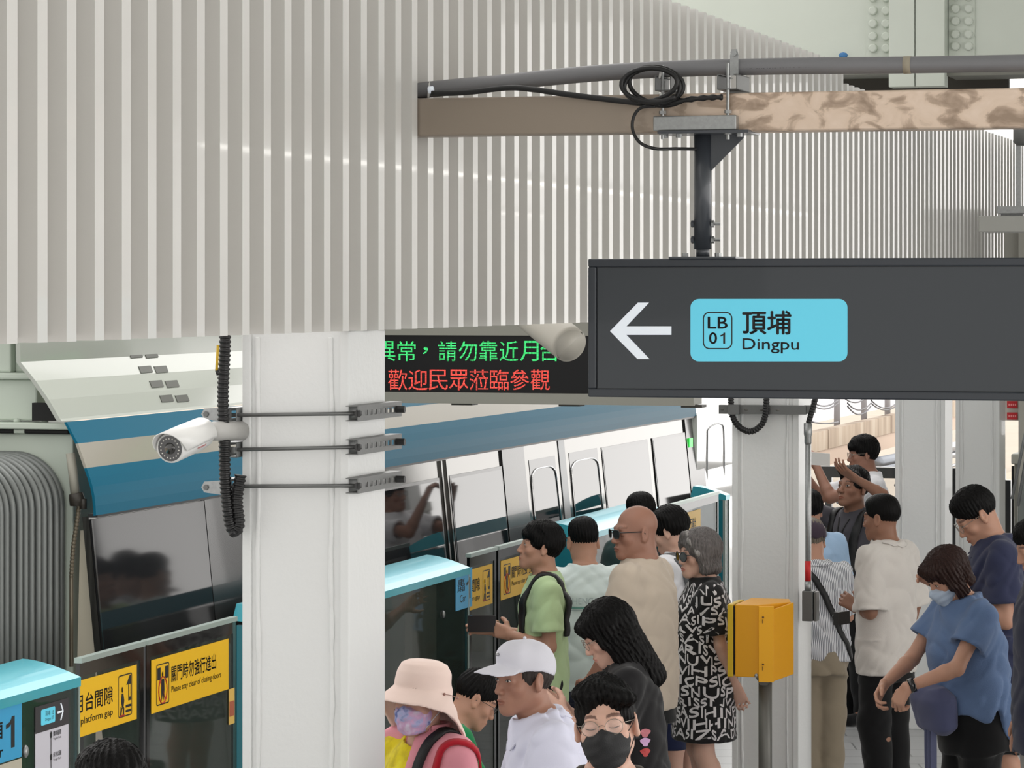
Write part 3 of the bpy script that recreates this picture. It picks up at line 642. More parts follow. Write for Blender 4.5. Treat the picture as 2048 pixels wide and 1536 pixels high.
corr(smooth_path([B_(169, 1010), B_(165, 1045), B_(158, 1090), B_(154, 1150)], 8), .0105, 'flexible_conduit', pj, mat('conduit_brown', (112, 104, 88), .4, .4), step=.004, amp=.2)
b = MB(); b.tube([B_(154, 1148), B_(154, 1330)], .009, 8); b.build('rod', mat('conduit_brown', (112, 104, 88)), pj, True)
b = MB(); b.prism([B_(166, 1060, .03), B_(176, 1060, .03), B_(200, 1330, .03), B_(160, 1330, .03)], tr(0, .05, 0)); b.build('corner_post', mat('corner_cream', (196, 190, 172), .4), tn)

# ================================================================ PLATFORM SCREEN DOORS
AH, AD = -5.0, -5.13
M_teal = mat('psd_teal', (72, 186, 204), .28, .25, coat=.4, bump=.01, bscale=5)
M_teald = mat('psd_teal_dark', (22, 120, 134), .35, coat=.2)
M_glass = mat('psd_glass', (60, 70, 64), .03, alpha=.55, spec=.6)
M_frit = mat('psd_frit', (14, 16, 17), .08, coat=.4)
M_alu = mat('psd_alu', (176, 190, 184), .35, .4)
M_yst = mat('sticker_yellow', (242, 190, 22), .45)
M_bst = mat('sticker_blue', (62, 166, 216), .4)
tp_ = lambda x: t_at(x, AH)
def R(a): return lambda u, v: tr(a, u, v)
def housing(t0_, t1_, label, vis):
    h = thing('screen_door_housing', label, 'platform door', tr(AH-.1, (t0_+t1_)/2, 0), 'fixed screen door housings along the platform edge')
    top = [(AH, 1.30), (AH, 1.335)]+[(AH-.24*u, 1.335+.062*math.sin(u*1.45)) for u in np.linspace(.06, 1, 14)]+[(AH-.26, 1.32)]
    b = MB(); b.prism([tr(a, t0_, z) for a, z in top], tr(0, t1_-t0_, 0)); b.build('cap', M_teal, h)
    for q in (t0_+.001, t1_-.025):
        b = MB(); b.box((AH-.24, AH-.012), (q, q+.024), (0, 1.30)); b.build('end_plate', M_teald, h)
    b = MB(); b.box((AH-.02, AH-.008), (t0_+.03, t1_-.012), (.02, 1.298)); b.build('glass_panel', M_glass, h)
    b = MB(); b.box((AH-.022, AH-.004), (t1_-.012, t1_), (0, 1.30)); b.build('edge_trim', M_alu, h); b = MB(); b.box((AH-.022, AH-.004), (t0_, t0_+.03), (0, 1.30)); b.build('edge_trim', M_alu, h)
    b = MB(); b.box((AH-.03, AH-.022), (t0_+.03, t1_-.02), (.0, .25)); b.build('kick_plate', mat('psd_kick', (120, 124, 122), .4), h)
    return h
tq_ = lambda x: t_at(x, AH-.24)
tA, tB, tC_, tD = tp_(162), tq_(473), tp_(940), tq_(1103)
tE, tF, tG = tp_(1338), tq_(1386), tp_(1460)
h0 = housing(tA-3.2, tA, 'teal capped screen door housing with route map at the bottom left edge', 1)
h1 = housing(tB, tC_, 'teal capped screen door housing between the large column and the boy in light green', 1)
h2_ = housing(tD, tE, 'teal capped screen door housing behind the boy in light green and the mint tee', 1)
h3_ = housing(tF, tG, 'teal capped screen door housing at the far end behind the woman in the printed dress', 1)
# rounded teal ends
def teal_end(h, t, s):
    b = MB(); b.tube([tr(AH-.02, t, 0), tr(AH-.02, t, 1.34), tr(AH-.02, t, 1.36)], [.028, .028, .02], 12); b.build('end_post', mat('psd_teal_pale', (122, 190, 190), .3), h, True)
teal_end(h1, tB+.01, 0)
# stickers and fittings seen through or on the housings
zs = lambda x, y, a: za(x, y, a)
def sticker(par, a, t0_, t1_, z0, z1, m, name='sticker', r=0):
    b = MB(); b.prism([tr(a, u, v) for u, v in ((t0_, z0), (t1_, z0), (t1_, z1), (t0_, z1))], tr(.0012, 0, 0)); return b.build(name, m, par)
AF = AH-.006
# car number on near housing
tx = lambda x: t_at(x, AF)
st = sticker(h0, AF, tx(43)-.36, tx(43), zs(43, 1513, AF), zs(43, 1393, AF), M_bst, 'car_sticker')
f_ = R(AF+.002); t1_ = tx(43); zt_ = zs(43, 1393, AF); hh = zt_-zs(43, 1513, AF)
text_mesh('車廂', (t1_-.33, zt_-hh*.60, t1_-.165, zt_-hh*.30), f_, 'lettering', M_ink, st, .02)
numeral_one((t1_-.135, zt_-hh*.80, t1_-.062, zt_-hh*.28), f_, M_ink, st)
text_mesh('Car', (t1_-.285, zt_-hh*.90, t1_-.16, zt_-hh*.72), f_, 'lettering', M_ink, st, .01)
b = MB(); b.prism([tr(AF, u, v) for u, v in ((tx(43)-.4, zs(43, 1600, AF)), (tx(43), zs(43, 1600, AF)), (tx(43), zs(43, 1516, AF)), (tx(43)-.4, zs(43, 1516, AF)))], tr(.001, 0, 0)); b.build('beige_panel', mat('psd_beige', (196, 190, 172), .5), h0)
b = MB(); b.box((AH-.2, AH-.03), (tx(43), tx(162)-.02), (zs(43, 1700, AF), 1.295)); b.build('inner_case', M_frit, h0)
b = MB(); b.box((AH-.025, AH-.022), (tx(46), tx(60)), (.4, 1.2)); b.build('inner_rail', mat('olive_rail', (86, 84, 44), .5), h0)
b = MB(); b.ball(tr(AF, tx(51), zs(51, 1503, AF)), (.012, .024, .024), 12); b.build('lock_knob', M_galv, h0, True)
# route map
m0, m1 = tx(70), tx(136.5); zq = zs(70, 1415, AF); zr = zs(136, 1444, AF)
s1 = sticker(h0, AF, m0, m1, zs(100, 1700, AF), zr, mat('map_white', (212, 210, 220), .45), 'route_map')
s2 = sticker(h0, AF+.0004, m0, m1, zs(103, 1458, AF), zs(103, 1405, AF), mat('map_dark', (58, 54, 58), .45), 'map_header')
pz = [zs(95, 1437, AF), zs(95, 1418, AF)]
b = MB(); b.prism([tr(AF+.002, u, v) for u, v in rrect(tx(81), zs(95, 1447.5, AF), tx(109), zs(95, 1416, AF), .008)], tr(.0008, 0, 0)); b.build('station_plate', M_cyan, s2)
g_ = R(AF+.0032)
text_mesh('頂埔', (tx(89), zs(95, 1431, AF), tx(99), zs(95, 1421, AF)), g_, 'lettering', M_ink, s2)
text_mesh('Dingpu', (tx(89), zs(95, 1442, AF), tx(100), zs(95, 1435, AF)), g_, 'lettering', M_ink, s2)
text_mesh('LB', (tx(102), zs(95, 1431, AF), tx(106), zs(95, 1423, AF)), g_, 'lettering', M_ink, s2)
text_mesh('0', (tx(102), zs(95, 1441, AF), tx(103.8), zs(95, 1433, AF)), g_, 'lettering', M_ink, s2); numeral_one((tx(104.4), zs(95, 1441, AF), tx(105.6), zs(95, 1433, AF)), g_, M_ink, s2)
ax, ay = tx(114), tx(126); zc_ = zs(118, 1424, AF); q_ = .020
b = MB(); b.prism([tr(AF+.002, u, v) for u, v in ((ax, zc_-.004), (ay-.012, zc_-.004), (ay-.03, zc_-q_-.012), (ay-.02, zc_-q_-.012), (ay, zc_), (ay-.02, zc_+q_+.012), (ay-.03, zc_+q_+.012), (ay-.012, zc_+.004), (ax, zc_+.004))], tr(.0008, 0, 0)); b.build('arrow', M_white, s2)
b = MB(); lx = tx(101); b.prism([tr(AF+.002, u, v) for u, v in ((lx-.002, .5), (lx+.002, .5), (lx+.002, zs(101, 1462, AF)), (lx-.002, zs(101, 1462, AF)))], tr(.0006, 0, 0))
for y in (1470, 1514): b.prism([tr(AF+.0022, u, v) for u, v in rrect(lx-.008, zs(101, y, AF)-.011, lx+.008, zs(101, y, AF)+.011, .006)], tr(.0006, 0, 0))
b.build('route_line', M_ink, s1)
for y, c_, e_ in ((1466, '鶯桃福德', 'Yingtao Fude'), (1508, '永吉公園', 'Yongji Park')):
    text_mesh(c_, (tx(105), zs(110, y+5, AF), tx(121), zs(110, y-5, AF)), g_, 'lettering', M_ink, s1, .01)
    text_mesh(e_, (tx(105), zs(110, y+14, AF), tx(121), zs(110, y+8, AF)), g_, 'lettering', M_ink, s1)
# post, sticker and latch on the second housing
b = MB(); b.box((AH-.07, AH-.03), (tp_(836), tp_(884)), (.02, 1.29)); b.build('inner_post', mat('psd_beige', (196, 190, 172)), h1)
b = MB(); b.box((AH-.03, AH-.02), (tp_(884), tp_(938)), (.1, 1.29)); b.build('dark_panel', M_frit, h1)
b = MB(); b.ball(tr(AF, tp_(889), zs(889, 1228, AF)), (.01, .02, .02), 10); b.build('lock_knob', M_galv, h1, True)
s3 = sticker(h1, AF, tx(911), tx(944), zs(944, 1212, AF), zs(944, 1134, AF), M_bst, 'car_sticker')
tl_, tr_ = tx(911), tx(944); zt_ = zs(944, 1134, AF); hh = zt_-zs(944, 1212, AF); ww = tr_-tl_
text_mesh('車\n廂', (tl_+.1*ww, zt_-hh*.55, tl_+.55*ww, zt_-hh*.22), f_, 'lettering', M_ink, s3, .01, line=.8)
numeral_one((tl_+.64*ww, zt_-hh*.78, tl_+.88*ww, zt_-hh*.24), f_, M_ink, s3)
text_mesh('Car', (tl_+.25*ww, zt_-hh*.82, tl_+.6*ww, zt_-hh*.63), f_, 'lettering', M_ink, s3)
# door leaves
def leaf(t0_, t1_, label, kind, AD=AD):
    d = thing('sliding_door_panel', label, 'platform door', tr(AD, (t0_+t1_)/2, 0), 'glass sliding door panels of the platform screen doors')
    b = MB(); b.box((AD-.02, AD+.012), (t0_, t1_), (1.352, 1.372)); b.build('top_rail', M_alu, d)
    b = MB(); e = .035
    b.box((AD-.012, AD+.004), (t0_, t0_+e), (.02, 1.352)); b.box((AD-.012, AD+.004), (t1_-e, t1_), (.02, 1.352)); b.box((AD-.012, AD+.004), (t0_+e, t1_-e), (1.30, 1.352)); b.box((AD-.012, AD+.004), (t0_+e, t1_-e), (.02, .12)); b.build('frame', M_frit, d)
    b = MB(); b.box((AD-.01, AD), (t0_+e, t1_-e), (.12, 1.30)); b.build('glass', M_glass, d)
    z0, z1 = 1.065, 1.285; A_ = AD+.004; F_ = R(A_+.002)
    if kind == 'gap':
        u1 = t1_-.075; u0 = u1-.86
        s = sticker(d, A_, max(u0, t0_), u1, z0, z1, M_yst, 'warning_sticker')
        text_mesh('小心月台間隙', (u0+.06, z0+.095, u1-.245, z0+.165), F_, 'lettering', M_ink, s, .012)
        text_mesh('Mind the platform gap', (u0+.06, z0+.04, u1-.245, z0+.075), F_, 'lettering', M_ink, s, .006)
        pu = u1-.19
    else:
        u0 = t0_+.05; u1 = min(u0+.87, t1_-.01)
        s = sticker(d, A_, u0, u1, z0, z1, M_yst, 'warning_sticker')
        text_mesh('關門時勿強行進出', (u0+.215, z0+.105, u1-.15, z0+.172), F_, 'lettering', M_ink, s, .012)
        text_mesh('Please stay clear of closing doors', (u0+.215, z0+.055, u1-.09, z0+.088), F_, 'lettering', M_ink, s, .006)
        pu = u0+.05
    # pictogram
    b = MB(); o_ = rrect(pu, z0+.025, pu+.14, z1-.025, .012); i_ = rrect(pu+.005, z0+.03, pu+.135, z1-.03, .009); n = len(o_)
    b.add([tr(A_+.002, u, v) for u, v in o_+i_], [(j, (j+1) % n, n+(j+1) % n, n+j) for j in range(n)]); 
    def poly(pts): b.prism([tr(A_+.0016, pu+u, z0+v) for u, v in pts], tr(.0008, 0, 0))
    if kind == 'gap':
        poly([(.082, .150), (.116, .187), (.130, .187), (.130, .085), (.102, .085), (.102, .150)]); b.k = 2; b.prism([tr(A_+.0026, pu+u, z0+v) for u, v in ((.108, .10), (.121, .10), (.121, .150), (.108, .150))], tr(.0004, 0, 0)); b.k = 0; poly([(.075, .07), (.13, .07), (.13, .06), (.075, .06)]); poly([(.075, .05), (.13, .05), (.13, .04), (.075, .04)])
        poly([(.035, .12), (.05, .12), (.06, .09), (.05, .06), (.04, .06), (.028, .09)]); poly([(.025, .07), (.04, .06), (.03, .035), (.018, .035)]); poly([(.05, .07), (.06, .06), (.058, .035), (.045, .035)])
        b.ball(tr(A_+.002, pu+.043, z0+.135), (.002, .012, .012), 10)
        b.k = 1; poly([(.02, .035), (.06, .035), (.07, .028), (.01, .028)]); b.k = 0
    else:
        for q in (.012, .095): poly([(q, .13), (q+.035, .13), (q+.035, .18), (q, .18)])
        b.ball(tr(A_+.002, pu+.07, z0+.15), (.002, .012, .012), 10); poly([(.055, .13), (.085, .13), (.088, .085), (.082, .04), (.07, .07), (.058, .04), (.052, .085)])
        b.k = 1; c_ = tr(A_+.002, pu+.07, z0+.085)
        b.tube([c_+tr(0, .045*math.cos(g), .055*math.sin(g)) for g in np.linspace(0, 6.1, 20)], .003, 5, closed=True); poly([(.04, .125), (.046, .125), (.1, .045), (.094, .045)]); b.k = 0
    b.build('pictogram', [M_ink, mat('sticker_red', (176, 44, 30), .5), M_yst], s)
    return d
td = lambda x: t_at(x, AD)
l1 = leaf(td(162)-.02, td(285.5), 'glass door panel with the mind the platform gap sticker beside the route map', 'gap')
l2 = leaf(td(291), td(470), 'glass door panel with the closing doors sticker left of the large column', 'close')
l3 = leaf(td(940)-.02, td(991), 'narrow glass door panel with a yellow gap sticker next to the second car sticker', 'gap')
l4 = leaf(td(995), td(1108), 'glass door panel with a yellow closing doors sticker before the boy in light green', 'close')
l5 = leaf(t_at(1338, AH-.03), t_at(1436, AH-.03), 'glass door panel at the far end behind the woman in the printed dress', 'close', AH-.03)
u0 = td(456)
s4 = sticker(l2, AD+.004, td(455.5), td(467), za(461, 1448, AD), za(461, 1377, AD), mat('sticker_small', (226, 186, 96), .5), 'small_sticker')
b = MB(); b.prism([tr(AD+.006, u, v) for u, v in ((td(456.5), za(461, 1432, AD)), (td(466), za(461, 1432, AD)), (td(466), za(461, 1402, AD)), (td(456.5), za(461, 1402, AD)))], tr(.0005, 0, 0)); b.build('printed_figure', mat('sticker_print', (176, 96, 70), .5), s4)

# ================================================================ RIGHT SIDE AND OUTSIDE
# trunking hung behind the sign
tk = inv(W(2000, 450, 14.5))[1]
k_a = lambda x: a_at(x, tk); k_z = lambda y: Sz(2000, y, tk)
tk_r = thing('hanging_trunking', 'grey steel trunking hung on a galvanised rod at the right edge', 'trunking', tr(k_a(2030), tk, k_z(432)))
b = MB(); b.box((k_a(1957), k_a(2300)), (tk, tk+.3), (k_z(464), k_z(432))); b.build('trunking', mat('trunk_grey', (160, 160, 155), .45), tk_r, bevel=.004)
b = MB(); b.box((k_a(1990), k_a(2300)), (tk+.05, tk+.25), (k_z(426), k_z(412))); b.box((k_a(1995), k_a(2040)), (tk+.1, tk+.2), (k_z(432), k_z(426))); b.build('channel', M_galv, tk_r)
b = MB(); b.box((k_a(2026), k_a(2036)), (tk+.1, tk+.14), (k_z(412), k_z(180))); b.build('hanger', M_galv, tk_r)
b = MB(); b.tube([tr(k_a(2052), tk-.02, k_z(y)) for y in (238, 285, 292)], [.055, .055, .04], 16); b.build('bracket_cup', M_steel, tk_r, True)
# cabinet, red signs, stair rail
YR = 24.0
tR = inv(W(2020, 850, YR))[1]
r_a = lambda x: a_at(x, tR); r_z = lambda y: Sz(2020, y, tR)
wp = thing('service_post', 'pale post carrying two small red signs at the right edge', 'post', tr(r_a(2030), tR, 0))
b = MB(); b.box((r_a(2037), r_a(2120)), (tR, tR+.3), (0, 3.4)); b.box((r_a(2004), r_a(2037)), (tR+.1, tR+.2), (r_z(842), 3.4)); b.build('post', mat('post_cream', (188, 186, 178), .5), wp)
for y0, y1 in ((803, 817), (826, 840)):
    b = MB(); b.box((r_a(2011), r_a(2032)), (tR+.085, tR+.1), (r_z(y1), r_z(y0))); rs = b.build('red_sign', mat('red_sign', (190, 26, 38), .5), wp)
    b = MB()
    for k_ in range(4): b.box((r_a(2014+k_*4.2), r_a(2016.6+k_*4.2)), (tR+.082, tR+.085), (r_z((y0+y1)/2+2), r_z((y0+y1)/2-2)))
    b.build('white_mark', mat('red_sign_text', (236, 150, 150), .5), rs)
eq = thing('equipment_cabinet', 'grey equipment cabinet with a white box on top beside the far column', 'cabinet', tr(r_a(2030), tR+.7, 0))
b = MB(); b.box((r_a(2011), r_a(2120)), (tR+.5, tR+1.0), (0, r_z(935))); b.build('body', mat('cab_grey', (150, 150, 142), .5), eq)
b = MB(); b.box((r_a(2006), r_a(2125)), (tR+.45, tR+1.0), (r_z(935), r_z(914))); b.build('top', mat('cab_top', (170, 170, 163), .5), eq, bevel=.01)
b = MB(); b.box((r_a(2019), r_a(2080)), (tR+.6, tR+.9), (r_z(914), r_z(877))); b.build('white_box', mat('cab_white', (224, 224, 222), .3), eq, bevel=.02)
b = MB(); b.box((r_a(2008), r_a(2013)), (tR+.42, tR+.44), (0, r_z(938))); b.box((r_a(2027), r_a(2032)), (tR+.42, tR+.44), (0, r_z(1000))); b.build('door_gap', M_matblack, eq)
ra = thing('stair_balustrade', 'glass stair balustrade with a sloping steel rail at the right edge', 'balustrade', tr(r_a(2060), tR-1, 0))
YB = 22.0
b = MB()
for x0, x1, y0, y1 in ((2050, 2024, 870, 998), (2058, 2036, 880, 1012)): b.tube([W(x0+(x0-x1)*1.2, y0-(y1-y0)*1.2, YB), W(x1, y1, YB)], .011, 10)
b.build('rail', M_galv, ra, True)
b = MB(); b.prism([W(2036, 1006, YB), W(2120, 600, YB), W(2120, 1200, YB), W(2034, 1200, YB)], (0, .02, 0)); b.build('glass', mat('stair_glass', (70, 88, 90), .05, alpha=.45), ra)
b = MB(); b.box((r_a(2030), r_a(2200)), (tR-2.0, tR-1.95), (0, r_z(1100))); b.build('side_skirt', mat('skirt_grey', (118, 124, 122), .4), ra)
# platform end railing
b = MB(); tq = inv(W(1800, 940, 30))[1]
f30 = lambda x, y: tr(a_at(x, tq), tq, Sz(x, y, tq))
rl = thing('platform_railing', 'black railing with a broad top bar beyond the columns', 'railing', f30(1800, 1130))
b.box((a_at(1640, tq), a_at(2010, tq)), (tq, tq+.08), (Sz(1800, 957, tq), Sz(1800, 935, tq))); b.build('top_bar', M_td, rl)
b = MB()
for x in (1650, 1900, 2008): b.box((a_at(x, tq), a_at(x, tq)+.06), (tq+.01, tq+.07), (0, Sz(1800, 957, tq)))
b.build('post', M_td, rl)
# opposite viaduct
AO = -16.0
def O(x, y): t = t_at(x, AO); return tr(AO, t, z_at(y, Yof(AO, t)))
k2 = lambda k: H-k*1.0414*16
zp1, zp0 = k2(.2225), k2(.253)
M_conc = mat('stained_concrete', (206, 190, 172), .8)
ramp(M_conc, 1.3, [(.3, (116, 98, 82)), (.5, (150, 134, 116)), (.7, (172, 160, 144))], 6, (1, 1, .12))
vi = thing('viaduct_parapet', 'stained concrete parapet of the opposite viaduct seen between the columns', 'parapet', tr(AO, 90, zp0))
b = MB(); ta, tb2 = t_at(1500, AO), t_at(2040, AO)
tt = ta
while tt < tb2: b.box((AO-.3, AO), (tt, tt+9.9), (zp0, zp1)); tt += 10
b.build('parapet', M_conc, vi)
b = MB(); b.box((AO-.9, AO-.05), (ta, tb2), (k2(.262)-.3, zp0)); b.build('ledge', mat('ledge_pale', (176, 156, 140), .8), vi)
b = MB(); b.box((AO-1.5, AO-1.2), (ta, tb2), (zp1, 3.2)); tag(b.build('noise_barrier', mat('barrier_white', (216, 216, 222), .6)), 'white noise barrier behind the concrete parapet of the opposite viaduct', 'barrier')
for x in (1674, 1728, 1775, 1904):
    t = t_at(x, AO-.6); b = MB(); b.cyl(tr(AO-.6, t, zp1-.1), tr(AO-.6, t, 3.2), .09, 12)
    p_ = b.build('barrier_post', mat('barrier_grey', (168, 168, 172), .5), None, True)
    tag(p_, {1674: 'slim white post on the viaduct parapet nearest the steel conduit', 1728: 'slim white post on the viaduct parapet above the tall person in glasses', 1775: 'slim white post on the viaduct parapet next to the wide column', 1904: 'slim white post seen in the gap between two columns'}[x], 'post', 'posts on the opposite viaduct')
cb_ = thing('catenary_cable', 'sagging grey cables strung along the opposite viaduct', 'cable', O(1720, 800))
for x0, x1, y0, sag in ((1620, 1676, 800, 12), (1620, 1676, 806, 12), (1695, 1742, 806, 14), (1695, 1742, 812, 17), (1742, 1800, 806, 14), (1742, 1800, 800, 16), (1690, 1730, 797, 8), (1625, 1676, 844, 3)):
    b = MB(); b.tube([O(x0+(x1-x0)*i/14, y0+sag*(1-(2*i/14-1)**2)) for i in range(15)], .022, 6); b.build('wire', mat('wire_grey', (66, 66, 70), .5), cb_, True)
gr = MB(); gr.box((AO-60, -5.9), (-5, 420), (-4.1, -4.0)); o = gr.build('ground_outside', mat('ballast', (170, 160, 146), .9, var=.12, vscale=.3)); o['kind'] = 'structure'
pr = thing('service_pipes', 'silver service pipes outside below the viaduct parapet', 'pipe', O(1750, 915))
for x0, y0, x1, y1, r in ((1600, 922, 1780, 890, .14), (1600, 935, 1800, 903, .10), (1730, 938, 1800, 922, .05), (1640, 968, 1800, 930, .05)):
    b = MB(); b.tube([O(x0, y0)+tr(2, 0, 0), O(x1, y1)+tr(2, 0, 0)], r, 10); b.build('pipe', mat('silver_pipe', (120, 124, 130), .3, .5), pr, True)
rfm = MB(); q = [O(1560, 975)+tr(4, 0, 0), O(1810, 925)+tr(4, 0, 0), O(1810, 1010)+tr(6, 0, 0), O(1560, 1060)+tr(6, 0, 0)]
rfm.prism(q, (0, 0, -.3)); tag(rfm.build('low_roof', mat('tin_roof', (150, 142, 124), .7, var=.1, vscale=.6)), 'pale tin roof outside below the viaduct', 'roof')
# lamp rows over the platform
for aL_, lab in ((1.2, 'long linear lamp hung over the near side of the platform'), (4.6, 'long linear lamp hung over the far side of the platform')):
    lf = thing('linear_lamp', lab, 'lamp', tr(aL_, 14, 3.7)); lf.location = tr(aL_, 20, 3.75)
    b = MB(); b.box((aL_-.06, aL_+.06), (2, 40), (3.75, 3.83)); b.build('housing', mat('lamp_case', (220, 220, 220), .5), lf)
    b = MB(); b.box((aL_-.05, aL_+.05), (2.05, 39.95), (3.735, 3.75)); b.build('diffuser', mat('lamp_diffuser', (240, 240, 240), .5, emit=(255, 252, 245), es=9), lf)

# unseen wall added on the right to shade the far columns and people
b = MB(); b.box((2.6, 2.8), (18.0, 31), (0, 5.68)); struct(b.build('shade_wall_right', mat('shade_wall_grey', (128, 130, 130), .6)))
# ================================================================ PEOPLE
def axis(lo, hi, base, refs=()):
    v = [lo]
    while v[-1] < hi:
        x = v[-1]; st = base
        for a, b, s in refs:
            if a-.001 <= x <= b: st = min(st, s)
            elif x < a: st = min(st, max(a-x, s))
        v.append(x+st)
    return np.array(v, np.float32)
class Vox:
    """smooth-blended solid sampled on a stretched grid"""
    def __init__(s, lo, hi, base, refs=()):
        s.ax = [axis(lo[i], hi[i], base, [(r[0][i], r[1][i], r[2]) for r in refs]) for i in range(3)]
        s.F = np.full([len(a) for a in s.ax], .4, np.float32)
    def sl(s, lo, hi):
        r = []
        for i in range(3):
            a = max(0, int(np.searchsorted(s.ax[i], lo[i]))-2); b = min(len(s.ax[i]), int(np.searchsorted(s.ax[i], hi[i]))+2)
            if b <= a: return None
            r.append(slice(a, b))
        return tuple(r)
    def pts(s, q): return s.ax[0][q[0]][:, None, None], s.ax[1][q[1]][None, :, None], s.ax[2][q[2]][None, None, :]
    def op(s, prim, k=.02, mode='u'):
        f, lo, hi = prim; q = s.sl([v-k-.012 for v in lo], [v+k+.012 for v in hi])
        if q is None: return s
        d = f(*s.pts(q)); A = s.F[q]
        if mode == 'u': s.F[q] = np.minimum(A, d) - (np.maximum(k-np.abs(A-d), 0)**2)/(4*k) if k else np.minimum(A, d)
        else:
            d = -d; s.F[q] = np.maximum(A, d) + (np.maximum(k-np.abs(A-d), 0)**2)/(4*k) if k else np.maximum(A, d)
        return s
    def cut(s, f, k=.004):
        d = f(*s.pts((slice(None),)*3)); s.F = (np.maximum(s.F, d)+(np.maximum(k-np.abs(s.F-d), 0)**2)/(4*k)).astype(np.float32); return s
    def mod(s, f, w=.03):
        i = np.nonzero(np.abs(s.F) < w); s.F[i] += f(s.ax[0][i[0]], s.ax[1][i[1]], s.ax[2][i[2]]); return s
    def net(s):
        F = s.F; S = F < 0; n = [d-1 for d in F.shape]
        C = np.zeros(n, np.uint8); off = [(i, j, k) for i in (0, 1) for j in (0, 1) for k in (0, 1)]
        for o in off: C += S[o[0]:o[0]+n[0], o[1]:o[1]+n[1], o[2]:o[2]+n[2]]
        I, J, K = np.nonzero((C > 0) & (C < 8)); N_ = len(I); idx = np.full(n, -1, np.int32); idx[I, J, K] = np.arange(N_)
        acc = np.zeros((N_, 3)); cnt = np.zeros(N_)
        P = {o: np.stack([s.ax[0][I+o[0]], s.ax[1][J+o[1]], s.ax[2][K+o[2]]], 1) for o in off}; V = {o: F[I+o[0], J+o[1], K+o[2]] for o in off}
        for o in off:
            for d in range(3):
                if o[d]: continue
                p = list(o); p[d] = 1; p = tuple(p); f0, f1 = V[o], V[p]; m = (f0 < 0) != (f1 < 0)
                t = np.where(m, f0/np.where(m, f0-f1, 1), 0)[:, None]
                acc += np.where(m[:, None], P[o]+(P[p]-P[o])*t, 0); cnt += m
        v = acc/np.maximum(cnt, 1)[:, None]; Q = []
        for d in range(3):
            a = [slice(1, -1)]*3; b = [slice(1, -1)]*3; a[d] = slice(0, -1); b[d] = slice(1, None)
            A, B = S[tuple(a)], S[tuple(b)]; g = np.stack(np.nonzero(A != B), 1); e = A[tuple(g.T)]
            u, w = (d+1) % 3, (d+2) % 3
            def cell(du, dw): h = g.copy(); h[:, u] += du; h[:, w] += dw; return idx[h[:, 0], h[:, 1], h[:, 2]]
            q = np.stack([cell(0, 0), cell(1, 0), cell(1, 1), cell(0, 1)], 1); q[~e] = q[~e][:, ::-1]; Q.append(q)
        q = np.concatenate(Q); q = q[(q >= 0).all(1)]
        for _ in range(1):                                   # one relaxation pass
            A = np.zeros_like(v); c = np.zeros(N_)
            for i in range(4):
                x, y = q[:, i], q[:, (i+1) % 4]
                for k in range(3): A[:, k] += np.bincount(x, v[y, k], N_)+np.bincount(y, v[x, k], N_)
                c += np.bincount(x, minlength=N_)+np.bincount(y, minlength=N_)
            m = c > 0; v[m] = v[m]*.5+.5*A[m]/c[m][:, None]
        return v, q
def mesh_of(name, v, q):
    me = bpy.data.meshes.new(name); n, m = len(v), len(q)
    me.vertices.add(n); me.vertices.foreach_set('co', v.astype(np.float32).ravel())
    me.loops.add(m*4); me.loops.foreach_set('vertex_index', q.astype(np.int32).ravel())
    me.polygons.add(m); me.polygons.foreach_set('loop_start', np.arange(0, m*4, 4, dtype=np.int32)); me.polygons.foreach_set('loop_total', np.full(m, 4, np.int32))
    me.polygons.foreach_set('use_smooth', [True]*m); me.update(calc_edges=True); me.validate(); return me
# ---- primitives (all take broadcast x,y,z)
def rc(a, b, ra, rb):
    a = np.array(a, np.float32); b = np.array(b, np.float32); ba = b-a; l2 = max(float(ba@ba), 1e-9)
    def f(x, y, z):
        t = np.clip(((x-a[0])*ba[0]+(y-a[1])*ba[1]+(z-a[2])*ba[2])/l2, 0, 1)
        return np.sqrt((x-a[0]-t*ba[0])**2+(y-a[1]-t*ba[1])**2+(z-a[2]-t*ba[2])**2)-(ra+(rb-ra)*t)
    r = max(ra, rb); return f, np.minimum(a, b)-r, np.maximum(a, b)+r
I3 = np.eye(3)
def fr_bb(lo, hi, R_, o):
    c = np.array([[x, y, z] for x in (lo[0], hi[0]) for y in (lo[1], hi[1]) for z in (lo[2], hi[2])])@R_.T+o; return c.min(0), c.max(0)
def el(c, r, R_=I3, o=(0, 0, 0)):
    c = np.array(c, float); o = np.array(o, float); R_ = np.array(R_); g = R_@c+o; r = [float(v) for v in r]
    def f(x, y, z):
        X, Y, Z = x-g[0], y-g[1], z-g[2]
        p = [R_[0][i]*X+R_[1][i]*Y+R_[2][i]*Z for i in range(3)]
        k0 = np.sqrt((p[0]/r[0])**2+(p[1]/r[1])**2+(p[2]/r[2])**2); k1 = np.sqrt((p[0]/r[0]**2)**2+(p[1]/r[1]**2)**2+(p[2]/r[2]**2)**2)
        return k0*(k0-1)/np.maximum(k1, 1e-6)
    lo, hi = fr_bb([-v for v in r], r, R_, g); return f, lo, hi
